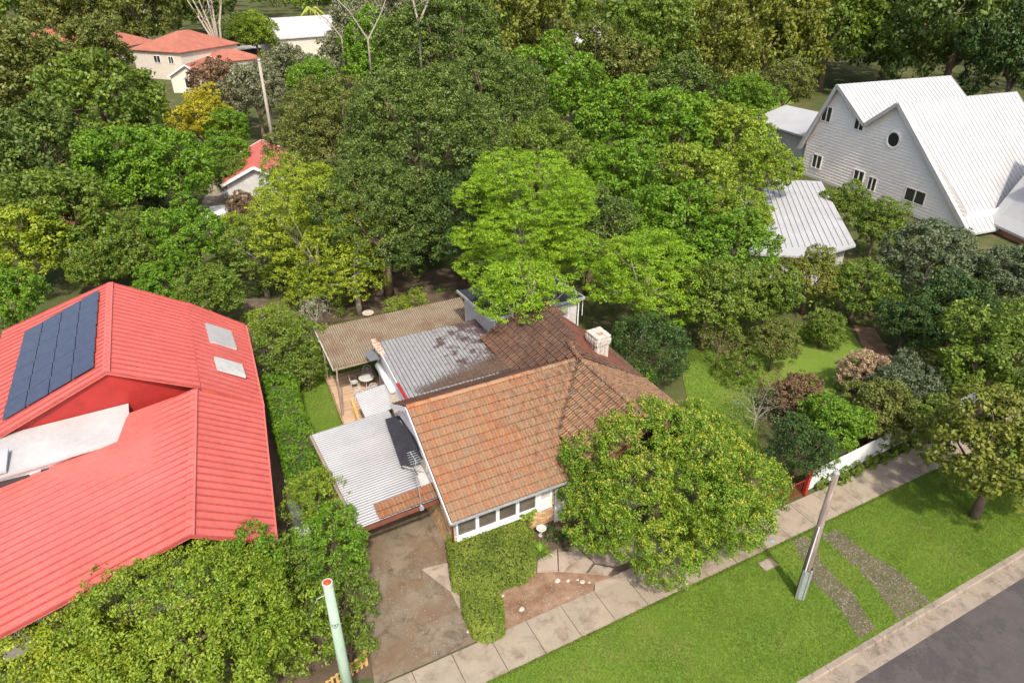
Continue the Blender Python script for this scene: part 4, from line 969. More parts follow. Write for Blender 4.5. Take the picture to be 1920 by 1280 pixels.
# dark fig group
FG = 'dark green fig like trees massed behind the cottage'
tree('tallest dark green tree at the top of the massed canopy', 835, 110, 12.5, 112, 'f', 'leaf_fig', n_lobes=24, asp=.95, tuft=.58, per=42, cover=1.1, rnd=.45, lw=(.24, .14), trunk=.5, group=FG, lr=.36, spread=.72)
tree('huge dark green tree filling the middle behind the cottage roof', 800, 290, 8.4, 150, 'f', 'leaf_fig', n_lobes=34, asp=1.0, tuft=.46, per=46, cover=1.1, rnd=.45, lw=(.18, .10), trunk=.45, group=FG, lr=.32, spread=.74)
tree('dark green tree whose brown trunk shows just above the back of the patio roof', 770, 440, 5.6, 118, 'f', 'leaf_fig', n_lobes=26, asp=1.0, tuft=.38, per=44, cover=1.1, rnd=.45, lw=(.14, .08), pos=(12.6, 44.0, 0), R_=4.4, trunk=.34, group=FG, lr=.32, spread=.74)
tree('olive brown toned tree on the left flank of the massed dark canopy', 640, 265, 7.2, 118, 'f', 'leaf_olive', n_lobes=26, asp=.9, tuft=.42, per=44, cover=1.05, rnd=.45, lw=(.17, .09), trunk=.35, group=FG, lr=.34, spread=.72)
tree('dark green tree on the right flank of the massed canopy above the layered tree', 925, 215, 9.0, 100, 'f', 'leaf_fig', n_lobes=22, asp=1.0, tuft=.48, per=42, cover=1.1, rnd=.45, lw=(.19, .11), trunk=.4, group=FG, lr=.34, spread=.72)
tree('dark shaded tree low on the right behind the bright layered tree', 880, 430, 4.8, 90, 'f', 'leaf_gloss', n_lobes=18, asp=1.1, tuft=.42, per=36, cover=1.0, lw=(.19, .11), trunk=.3, group=FG)
tree('dark olive tree low on the left behind the yellow feathery tree', 690, 400, 5.0, 80, 'f', 'leaf_olive', n_lobes=18, asp=1.0, tuft=.40, per=34, cover=1.0, lw=(.18, .10), trunk=.3, group=FG)
tree('dark green tree filling the gap right of the bright layered tree', 1110, 440, 4.6, 85, 'f', 'leaf_fig', n_lobes=16, asp=1.0, tuft=.40, per=34, cover=1.0, lw=(.18, .10), trunk=.3, group=FG)
tree('dark green tree beyond the top of the bright layered tree', 1010, 300, 6.5, 80, 'f', 'leaf_mid', n_lobes=16, asp=1.0, tuft=.45, per=34, cover=1.0, lw=(.2, .12), trunk=.3, group=FG)

# ------------------------------------------------------------------ background trees from shared bases
BASE = []
for s in range(8):
    lb = auto_lobes(4, 3.6, 5.2, 20 + s, 300 + s, .38 - .02 * (s % 4), .72 + .03 * (s % 4)); gz = random.Random(s)
    if s >= 4: lb = [(x + gz.uniform(-.8, .8), y + gz.uniform(-.8, .8), z + gz.uniform(-.7, 1.1), q * gz.uniform(.6, 1.25), w * gz.uniform(.5, 1.2)) for x, y, z, q, w in lb]
    P, D, ti, Cn, Dn = tufted(lb, .52, 34, 1.05, 300 + s, .75, -.85)
    me = leaves_mesh('crown', P, D, .28, .17, 'leaf_mid', 300 + s, ti)
    tm = trunk_mb(lb, 5.2, .28, 300 + s).mesh('trunk', 'bark', True); BASE.append((me, tm))
def bgtree(label, x, y, zc, rpx, leaf, asp=.9, cat='tree', name='tree', bark='bark', pos=None):
    c = Vector(pos) if pos else at(x, y, zc); r = rpx / FPX * depth((c.x, c.y, zc)); k = R.randrange(8); s = r / 4.15
    T_ = thing(name, label, cat, (c.x, c.y, 0), 0); me, tm = BASE[k]
    sz = zc / 5.2; a = R.uniform(0, 6.28)
    hz = r * asp / 3.7
    # keep crown thickness: crown placed so its centre is at zc
    o = bpy.data.objects.new('crown', me); COL.objects.link(o); o.parent = T_
    o.matrix_basis = Matrix.Translation((0, 0, zc - 5.2 * hz)) @ Matrix.Rotation(a, 4, 'Z') @ Matrix.Diagonal((s, s, hz, 1))
    o.material_slots[0].link = 'OBJECT'; o.material_slots[0].material = MATS[leaf]
    o2 = bpy.data.objects.new('trunk', tm); COL.objects.link(o2); o2.parent = T_
    o2.matrix_basis = Matrix.Rotation(a, 4, 'Z') @ Matrix.Diagonal((s, s, max(.2, (zc + .3 * r * asp) / 6.4), 1))
    if bark != 'bark': o2.material_slots[0].link = 'OBJECT'; o2.material_slots[0].material = MATS[bark]
    return T_
BG = [
 # left side
 (60, 300, 6, 105, 'leaf_fig', 'dark green tree on the left edge above the yellow bush'),
 (195, 215, 6.5, 105, 'leaf_mid', 'mid green round tree in the upper left block'),
 (60, 150, 7, 100, 'leaf_olive', 'olive green tree at the upper left edge below the pinkish roofs'),
 (150, 30, 8, 85, 'leaf_olive', 'olive tree at the very top left corner region'),
 (240, 320, 5, 85, 'leaf_bright', 'bright green round tree in the middle of the left block'),
 (120, 410, 4.5, 95, 'leaf_mid', 'mid green tree left of the pale pink roof'),
 (330, 320, 5, 75, 'leaf_bright', 'bright green tree right of centre in the left block'),
 (260, 455, 3.6, 62, 'leaf_mid', 'mid green tree just above the solar panels'),
 (40, 465, 3.6, 80, 'leaf_yellow', 'yellow green bush at the left edge above the solar panels'),
 (360, 450, 4.2, 65, 'leaf_bright', 'bright green tree above the ridge of the red metal roof'),
 (395, 545, 3.0, 55, 'leaf_mid', 'dark green tree at the top right corner of the red metal roof'),
 (10, 560, 3.5, 60, 'leaf_bright', 'green tree at the left edge beside the solar panels'),
 (180, 500, 2.4, 50, 'leaf_mid', 'low green shrub behind the solar panel roof'),
 (300, 530, 2.2, 45, 'leaf_bright', 'low bright shrub behind the red roof ridge'),
 (385, 225, 5.5, 50, 'leaf_gold', 'golden yellow tree left of the grey timber pole'),
 (425, 240, 5.0, 38, 'leaf_bright', 'feathery bright green tree immediately left of the small red roof'),
 (430, 300, 4, 45, 'leaf_bright', 'bright green tree below the small red roof corner'),
 (435, 430, 2.4, 32, 'leaf_yellow', 'yellow green shrub by the back lane below the white cars'),
 (455, 385, 2.0, 26, 'leaf_russet', 'russet coloured shrub beside the parked white cars'),
 (415, 165, 5.5, 52, 'leaf_russet', 'russet brown tree below the cream gabled house'),
 (480, 175, 6, 55, 'leaf_gum', 'grey green tree crossing the foot of the timber pole'),
 (548, 150, 5.5, 58, 'leaf_gum', 'large grey olive tree below the white house'),
 (668, 85, 8, 58, 'leaf_gum', 'grey green eucalypt right of the white house'),
 (715, 40, 10, 62, 'leaf_gum', 'tall grey green eucalypt with pale limbs at the top centre'),
 (770, 20, 12, 70, 'leaf_gum', 'grey olive tree behind the pale limbed eucalypt at the top'),
 (590, 160, 6.5, 48, 'leaf_bright', 'bright green feathery tree left above the olive canopy'),
 (705, 110, 8, 58, 'leaf_bright', 'bright green flat topped tree beside the tallest dark tree'),
 (478, 62, 6, 38, 'leaf_lime', 'bright lime green tree left of the white house'),
 (445, 70, 4, 34, 'leaf_fig', 'dark conifer green tree between the gum trunks and the lime tree'),
 (380, 14, 7, 50, 'leaf_fig', 'dark green crown of the gum tree above the cream house'),
 (260, 20, 9, 75, 'leaf_olive', 'olive tree above the cream two storey house'),
 # right top
 (985, 75, 9, 90, 'leaf_ochre', 'olive green tree right of the tallest dark tree'),
 (1045, 165, 7, 75, 'leaf_bright', 'bright green tree below the bluish roof'),
 (1120, 130, 7, 75, 'leaf_olive', 'olive tree right of the bluish roof'),
 (1215, 105, 8, 80, 'leaf_mid', 'mid green tree left of the orange roof'),
 (1330, 100, 8, 80, 'leaf_ochre', 'ochre tinged tree below the orange roof'),
 (1270, 170, 6, 62, 'leaf_fig', 'dark green tree left of the small sunny clearing'),
 (1445, 60, 10, 95, 'leaf_ochre', 'ochre green tree at the top right of centre'),
 (1560, 55, 10, 90, 'leaf_mid', 'mid green tree behind the left gable of the big white house'),
 (1680, 40, 11, 95, 'leaf_fig', 'dark tree behind the ridge of the big white house'),
 (1800, 60, 11, 110, 'leaf_fig', 'dark green tree in the top right behind the white roof'),
 (1910, 110, 9, 80, 'leaf_gloss', 'very dark tree at the top right edge'),
 (1400, 190, 5, 45, 'leaf_bright', 'small bright tree in the sunny clearing left of the white gables'),
 (1475, 160, 6, 48, 'leaf_olive', 'olive tree touching the left end of the white house'),
 # right middle
 (1160, 235, 6.5, 80, 'leaf_bright', 'bright green tree right of the dark canopy'),
 (1260, 255, 6.5, 85, 'leaf_bright', 'large bright green tree in the upper right middle'),
 (1365, 270, 6, 75, 'leaf_lime', 'lime green tree below the low white roof end'),
 (1425, 320, 5.5, 60, 'leaf_lime', 'lime green tree just left of the white gable facade'),
 (1160, 345, 5, 75, 'leaf_bright', 'bright green tree to the right of the layered tree top'),
 (1260, 420, 4.5, 80, 'leaf_bright', 'light green tree in front of the low white shed roof'),
 (1370, 470, 4.5, 75, 'leaf_bright', 'light green tree left of the low white roof corner'),
 (1330, 560, 3.6, 68, 'leaf_mid', 'green tree right of the dark glossy shrub above the side lawn'),
 (1440, 560, 3.2, 62, 'leaf_mid', 'mid green tree above the neighbouring lawn'),
 (1520, 520, 2.8, 50, 'leaf_ochre', 'ochre yellow shrub left of the dark clipped cone'),
 (1610, 540, 2.6, 55, 'leaf_mid', 'dark clipped conical shrub above the neighbouring lawn'),
 (1645, 420, 3.0, 45, 'leaf_mid', 'dark hedge like shrub below the white facade'),
 (1590, 385, 2.5, 38, 'leaf_mid', 'dark shrub in the angle between low white roof and facade'),
 (1740, 490, 3.5, 78, 'leaf_sage', 'grey green round tree in front of the white house'),
 (1795, 590, 2.8, 75, 'leaf_gloss', 'nearly black green shrub mass right of the clipped cone'),
 (1890, 520, 3.2, 60, 'leaf_sage', 'grey green tree at the right edge under the brick base'),
 (1700, 610, 2.2, 50, 'leaf_gloss', 'dark shrub beside the curving garden path'),
 (1870, 680, 3.2, 95, 'leaf_mid', 'mid green tree on the right edge over the footpath'),
 (1880, 850, 3.6, 125, 'leaf_ochre', 'olive green street tree overhanging the verge on the right edge'),
 (1545, 620, 1.2, 38, 'leaf_mid', 'low mounded shrub at the top of the neighbouring lawn'),
 (1455, 640, 2.0, 42, 'leaf_olive', 'thin olive shrub at the left end of the neighbouring lawn'),
 (1560, 800, 2.0, 58, 'leaf_bright', 'green shrub right of the glossy shrub behind the white fence'),
 (1640, 770, 2.0, 62, 'leaf_olive', 'olive shrub in the middle behind the white fence'),
 (1500, 745, 1.6, 45, 'leaf_russet', 'brown russet shrub below the neighbouring lawn'),
 (1700, 730, 1.8, 58, 'leaf_sage', 'grey green shrub at the lower end of the garden path'),
 (1620, 700, 1.3, 45, 'leaf_dry', 'dry brown bush on the neighbouring lawn edge'),
 (1740, 790, 1.6, 45, 'leaf_mid', 'small green shrub at the far end of the white fence'),
 (1300, 350, 5.5, 78, 'leaf_lime', 'lime green tree covering the left end of the low white shed roof'),
 (446, 335, 3.2, 34, 'leaf_mid', 'green tree against the wall of the small bright red roofed house'),
 (180, 95, 6.5, 62, 'leaf_olive', 'olive tree partly hiding the faded red roof in the top left'),
 (1390, 410, 5.5, 58, 'leaf_lime', 'smaller lime green tree in front of the middle of the low white shed roof'),
 (590, 250, 6.5, 50, 'leaf_olive', 'olive tree behind the timber pole right side'),
 (530, 345, 2.8, 26, 'leaf_olive', 'small olive tree just below the small red roof'),
]
for (x, y, zc, r, lf, lb) in BG:
    bgtree(lb, x, y, zc, r, lf, asp=1.15 if zc > 7 else .9, cat='tree' if zc > 2.6 else 'shrub', name='tree' if zc > 2.6 else 'shrub')
# understorey between the background trees
EXC = [[(380, 320), (515, 320), (490, 440), (400, 470), (350, 400)], [(440, 225), (520, 225), (520, 350), (440, 350)], [(1250, 640), (1430, 690), (1430, 870), (1250, 800)], [(1380, 600), (1700, 590), (1720, 780), (1400, 760)],
       [(-200, 480), (470, 540), (620, 1300), (-400, 1300)], [(560, 540), (1250, 500), (1400, 700), (1500, 1300), (560, 1300)], [(220, 60), (490, 60), (490, 210), (220, 210)], [(500, 20), (650, 20), (650, 110), (500, 110)],
       [(1350, 140), (1600, 60), (2000, 60), (2000, 480), (1700, 480), (1540, 350)], [(1270, 290), (1580, 290), (1640, 500), (1280, 500)], [(1320, 140), (1450, 120), (1500, 215), (1400, 225)], [(1500, 870), (2000, 650), (2000, 1300), (1500, 1300)], [(30, 30), (330, 30), (330, 100), (30, 100)]]
g4 = np.random.default_rng(21); LB = []
while len(LB) < 620:
    x, y = g4.uniform(-60, 1980), 10 + 740 * g4.random() ** 1.3; q = (np.array([x]), np.array([y]))
    if any(inpoly(*q, e)[0] for e in EXC): continue
    c = at(x, y, .8); dpt = depth(c); rr2 = g4.uniform(18, 34) / FPX * dpt; rr2 = min(rr2, 3.4); LB.append((c.x, c.y, rr2 * .55, rr2, rr2 * .75, dpt))
for k_, (d0, d1, lf_) in enumerate(((0, 58, 'leaf_mid'), (58, 95, 'leaf_fig'), (95, 900, 'leaf_mid'))):
    sub = [l[:5] for l in LB if d0 <= l[5] < d1]; ts = (.32, .55, .95)[k_]
    P, D, ti = [], [], []
    for i_, l in enumerate(sub): a, d, t_, _, _ = tufted([l], ts * 1.1, 10, .75, 900 + i_ + 1000 * k_, .8, -.1); P.append(a); D.append(d); ti.append(np.clip(t_ + g4.uniform(-.3, .3), 0, 1))
    P, D, ti = np.concatenate(P), np.concatenate(D), np.concatenate(ti)
    me = leaves_mesh('understorey', P, D, ts * .75, ts * .45, lf_, 40 + k_, ti); tag(link('understorey', me, None, 'stuff'), ('tangled garden undergrowth between the nearer trees', 'dense green undergrowth below the middle distance trees', 'far undergrowth filling between distant trees and houses')[k_], 'undergrowth')
# far woodland as one mass
g2 = np.random.default_rng(99); P_ = []; D_ = []; T2 = []
for k in range(420):
    v_ = g2.uniform(150, 420); az = g2.uniform(-44, 44) ; dirr = FWD * math.cos(math.radians(az)) + RGT * math.sin(math.radians(az)); p = dirr * v_
    if v_ < 230 and -32 < az < -10: continue
    r_ = g2.uniform(5, 9); lb = [(p.x + g2.normal() * r_ * .4, p.y + g2.normal() * r_ * .4, g2.uniform(6, 11), r_ * .6, r_ * .55) for _ in range(4)]
    a, d, ti, _, _ = tufted(lb, 1.6, 9, .6, 500 + k, .8, -.1); P_.append(a); D_.append(d); T2.append(ti * .7 + g2.uniform(-.25, .35))
P_ = np.concatenate(P_); D_ = np.concatenate(D_); T2 = np.concatenate(T2)
me = leaves_mesh('far_woodland', P_, D_, 1.5, 1.0, 'leaf_mid', 5, T2); tag(link('far_woodland', me, None, 'stuff'), 'distant mixed green treetops merging along the top of the view', 'woodland')

# ------------------------------------------------------------------ neighbour with red metal roof (left)
rh = thing('red_roofed_house', 'neighbouring house on the left with a big red metal roof and solar panels', 'house', (-3, 27, 0))
MB().prism([(.2, 21.5), (1.5, 35.8), (-9.5, 38.5), (-12, 34), (-12, 22)], 0, 2.9).build('wall', 'cream_paint', rh)
rr = MB()
ridge0, ridge1 = Vector((-2.0, 19.7, 4.9)), Vector((-1.0, 29.0, 4.9))
rr.slab([ridge0, (.55, 19.9, 3.2), (1.62, 29.0, 3.2), ridge1], .12)
rr.slab([(-13.5, 18.3, 3.0), ridge0, ridge1, (-3.9, 28.9, 4.55), (-13.5, 27.0, 3.0)], .12)
rr.slab([(-.7, 29.0, 4.9), (1.62, 29.0, 3.22), (2.15, 37.6, 3.22), (-.5, 38.4, 4.9)], .12)
A0, A1 = Vector((-4.1, 29.6, 6.4)), Vector((-3.9, 39.5, 6.4))
rr.slab([A0, (-.72, 29.2, 4.85), (-.5, 38.4, 4.85), A1], .12)
rr.slab([(-9.6, 29.4, 4.2), A0, A1, (-9.6, 40.8, 4.2)], .12)
rroof = rr.build('roof', 'red_roof', rh)
# standing seams as ribs on the planes
def ribs(q00, q10, q11, q01, n, parent, m='red_rib'):
    q00, q10, q11, q01 = map(Vector, (q00, q10, q11, q01)); b = MB()
    nr = (q10 - q00).cross(q01 - q00).normalized(); nr = nr if nr.z > 0 else -nr
    for i in range(n + 1):
        a = q00.lerp(q10, i / n) + nr * .012; c_ = q01.lerp(q11, i / n) + nr * .012; b.obox(a, c_, .05, .09)
    o = b.build('roof_rib', m, parent, kind='stuff')
ribs(ridge0, ridge1, (1.62, 29, 3.2), (.55, 19.9, 3.2), 22, rroof); ribs(ridge0, ridge1, (-13.5, 27.0, 3.0), (-13.5, 18.3, 3.0), 22, rroof)
ribs((-.7, 29, 4.9), (-.5, 38.4, 4.9), (2.15, 37.6, 3.22), (1.62, 29, 3.22), 20, rroof); ribs(A0, A1, (-.5, 38.4, 4.85), (-.72, 29.2, 4.85), 22, rroof); ribs(A0, A1, (-9.6, 40.8, 4.2), (-9.6, 29.4, 4.2), 24, rroof)
MB().obox(ridge0, ridge1, .3, .05).build('ridge_cap', 'red_roof', rroof); MB().obox(A0, A1, .3, .05).build('ridge_cap', 'red_roof', rroof)
for a_, b_ in (((.58, 19.9, 3.12), (1.66, 29, 3.12)), ((1.68, 29, 3.12), (2.2, 37.6, 3.12))): MB().obox(a_, b_, .12, .12).build('gutter', 'red_roof', rh)
# solar panels on left slope of A
na = (Vector((-9.6, 29.4, 4.2)) - A0); nv = (A1 - A0).normalized(); sdn = na.normalized(); nrm = sdn.cross(nv); nrm = nrm if nrm.z > 0 else -nrm
for i in range(4):
    for j in range(6):
        p = A0 + sdn * (.5 + i * 1.03) + nv * (.9 + j * 1.42) + nrm * .10; m = Matrix((sdn, nv, nrm)).transposed().to_4x4(); m.translation = p
        b = MB(); b.box((.01, .01, 0), (1.0, 1.39, .035)); pm = b.mesh('solar_panel', 'solar') if (i, j) == (0, 0) else pm
        fb = MB().box((0, 0, -.01), (1.01, 1.4, .03)).mesh('panel_frame', 'grey_metal') if (i, j) == (0, 0) else fb
        o = link('solar_panel', pm, rroof); o.matrix_basis = m
# skylights on the right slope
for (v0, v1, m) in ((31.0, 32.3, 'old_white'), (34.0, 36.2, 'grey_roof')):
    e0 = Vector((-.6, v0, 4.9)); dd_ = Vector((2.5, 0, -1.72)).normalized(); b = MB()
    b.obox(e0 + dd_ * .9 + Vector((.0, 0, .12)), e0 + dd_ * 2.3 + Vector((.0, 0, .12)), v1 - v0, .1, side=(0, 1, 0)); 
    b.v = [(x, y + (v1 - v0) / 2, z) for x, y, z in b.v]; sk = b.build('skylight', m, rroof)
# front gable of A and white dormer
b = MB(); b.add([(-9.4, 29.75, 3.2), (-.9, 29.75, 3.2), (-.9, 29.75, 4.8), tuple(A0 + Vector((0, .15, -.1))), (-9.4, 29.75, 4.2)], [(0, 1, 2, 3, 4)]); b.build('gable_wall', 'red_paint', rh)
dm = MB().prism([(-8.9, 27.0), (-3.9, 27.3), (-3.9, 29.7), (-9.2, 29.6)], 3.0, 4.3).build('dormer', 'white_paint', rh)
MB().slab([(-9.0, 26.8, 4.42), (-3.7, 27.1, 4.52), (-3.7, 29.7, 4.60), (-9.3, 29.7, 4.5)], .1).build('dormer_roof', 'grey_roof', dm)
MB().slab([(-12.0, 26.7, 4.6), (-8.0, 26.9, 4.6), (-8.0, 28.2, 4.75), (-12.0, 28.0, 4.75)], .1).build('dormer_roof', 'far_white_roof', dm)
for k in range(3): MB().box((-8.5 + k * 1.5, 26.98, 3.4), (-7.4 + k * 1.5, 27.0 + k * .09, 4.1)).build('window', 'glass', dm)
# passage clutter
bn = thing('wheelie_bin', 'black wheelie bin beside the red roofed house and the hedge', 'bin', (2.1, 25.6, 0))
b = MB(); b.prism([(1.85, 25.3), (2.4, 25.3), (2.4, 25.95), (1.85, 25.95)], .06, .95); b.build('body', 'bin_plastic', bn)
MB().prism([(1.8, 25.22), (2.45, 25.22), (2.45, 26.0), (1.8, 26.0)], .96, 1.03).build('lid', 'dark_metal', bn)
for y in (25.35, 25.9): MB().tube([(2.4, y - .03, .11), (2.4, y + .03, .11)], .11, 10).build('wheel', 'tyre', bn)
ac = thing('air_conditioner', 'grey outdoor air conditioning unit against the left neighbour wall', 'air conditioner', (1.9, 23.8, 0))
MB().box((1.5, 23.3, .1), (2.0, 24.4, 1.0)).build('casing', 'grey_metal', ac); MB().tube([(2.001, 23.85, .55), (2.02, 23.85, .55)], .34, 16).build('fan_grille', 'dark_metal', ac)
wb = thing('white_meter_box', 'small white box standing in the narrow side passage', 'box', (1.75, 22.3, 0))
MB().box((1.5, 22.0, 0), (2.0, 22.7, .9)).build('body', 'white_paint', wb); MB().box((1.49, 21.98, .9), (2.02, 22.72, .95)).build('lid', 'old_white', wb)
st = thing('timber_pallet', 'golden timber pallet leaning in the side passage near the hedge', 'pallet', (2.2, 27.6, 0))
for k in range(6): MB().box((1.95, 26.9 + k * .24, .12 + .1 * k * 0), (2.6, 27.05 + k * .24, .17)).build('slat', 'timber_gold', st)
for k in range(3): MB().box((2.0 + k * .25, 26.9, .02), (2.08 + k * .25, 28.3, .12)).build('bearer', 'timber_gold', st)
db = thing('storage_bench', 'long dark storage bench at the near end of the side passage', 'bench', (1.7, 20.6, 0))
MB().box((1.35, 19.8, .0), (1.95, 21.6, .7)).build('body', 'dark_metal', db); MB().box((1.32, 19.77, .7), (1.98, 21.63, .76)).build('lid', 'grey_metal', db)

# ------------------------------------------------------------------ generic houses
def ghouse(name, label, c, w, l, h, rot, pitch, rm, wm, hip=False, wins=(), ov=.4, cat='house', gable_front=True):
    """ridge along local y; w across, l along; wins: (side, t, z, ww, hh, round)"""
    T_ = thing(name, label, cat, (c[0], c[1], 0), rot)
    Mx = T_.matrix_basis; rise = math.tan(pitch) * w / 2
    def P(x, y, z): return tuple(Mx @ Vector((x, y, z)))
    a, b_ = w / 2, l / 2; wb_ = MB()
    if hip: wb_.prism([P(-a, -b_, 0)[:2], P(a, -b_, 0)[:2], P(a, b_, 0)[:2], P(-a, b_, 0)[:2]], 0, h)
    else:
        vs = []
        for y in (-b_, b_): vs += [P(-a, y, 0), P(a, y, 0), P(a, y, h), P(0, y, h + rise - .02), P(-a, y, h)]
        wb_.add(vs, [(0, 1, 2, 3, 4), (9, 8, 7, 6, 5), (1, 6, 7, 2), (0, 4, 9, 5)])
    wl_ = wb_.build('wall', wm, T_)
    A_, B_ = a + ov, b_ + ov; lo = h - math.tan(pitch) * ov; up_ = h + rise + .05; lo += .05; r_ = MB()
    if hip:
        k = b_ - a if b_ > a else 0
        r_.slab([P(-A_, -B_, lo), P(0, -k, up_), P(0, k, up_), P(-A_, B_, lo)][::-1], .12); r_.slab([P(A_, B_, lo), P(0, k, up_), P(0, -k, up_), P(A_, -B_, lo)][::-1], .12)
        r_.slab([P(A_, -B_, lo), P(0, -k, up_), P(-A_, -B_, lo)][::-1], .12); r_.slab([P(-A_, B_, lo), P(0, k, up_), P(A_, B_, lo)][::-1], .12)
    else:
        r_.slab([P(-A_, -B_, lo), P(0, -B_, up_), P(0, B_, up_), P(-A_, B_, lo)][::-1], .15); r_.slab([P(A_, B_, lo), P(0, B_, up_), P(0, -B_, up_), P(A_, -B_, lo)][::-1], .15)
    ro = r_.build('roof', rm, T_)
    if not hip:
        for s in (-1, 1):
            for y in (-B_, B_): MB().obox(P(s * A_, y, lo - .1), P(0, y, up_ - .1), .08, .25).build('barge_board', 'white_paint', T_)
    for (side, t_, z_, ww, hh, rnd_) in wins:
        if side in 'fb': y = -b_ - .03 if side == 'f' else b_ + .03; base = lambda s, zz: P(t_ + s, y, zz); nrm_ = Mx.to_3x3() @ Vector((0, -1 if side == 'f' else 1, 0))
        else: x = -a - .03 if side == 'l' else a + .03; base = lambda s, zz: P(x, t_ + s, zz); nrm_ = Mx.to_3x3() @ Vector((-1 if side == 'l' else 1, 0, 0))
        nrm_ = Vector(nrm_)
        if rnd_:
            pts = [Vector(base(math.cos(k * math.pi / 8) * ww / 2, z_ + math.sin(k * math.pi / 8) * ww / 2)) for k in range(16)]; cc = Vector(base(0, z_))
            b1 = MB(); b1.add([p for p in pts] + [p + nrm_ * .06 for p in pts] + [cc + (p - cc) * .8 + nrm_ * .06 for p in pts], [(k, (k + 1) % 16, 16 + (k + 1) % 16, 16 + k) for k in range(16)] + [(16 + k, 16 + (k + 1) % 16, 32 + (k + 1) % 16, 32 + k) for k in range(16)])
            wf_ = b1.build('window', 'white_paint', T_); MB().add([cc + (p - cc) * .82 + nrm_ * .03 for p in pts], [tuple(range(16))]).build('pane', 'glass', wf_)
        else:
            p0, p1_ = Vector(base(-ww / 2, z_)), Vector(base(ww / 2, z_)); b1 = MB()
            for zz in (z_ - hh / 2, z_ + hh / 2): b1.obox((p0.x, p0.y, zz), (p1_.x, p1_.y, zz), .1, .09)
            for q in (p0, p1_, (p0 + p1_) / 2): b1.obox((q.x, q.y, z_ - hh / 2), (q.x, q.y, z_ + hh / 2), .1, .09, side=(p1_ - p0))
            wf_ = b1.build('window', 'white_paint', T_)
            q0, q1 = p0 + nrm_ * .01, p1_ + nrm_ * .01
            MB().add([(q0.x, q0.y, z_ - hh / 2), (q1.x, q1.y, z_ - hh / 2), (q1.x, q1.y, z_ + hh / 2), (q0.x, q0.y, z_ + hh / 2)], [(0, 1, 2, 3)]).build('pane', 'glass', wf_)
    return T_
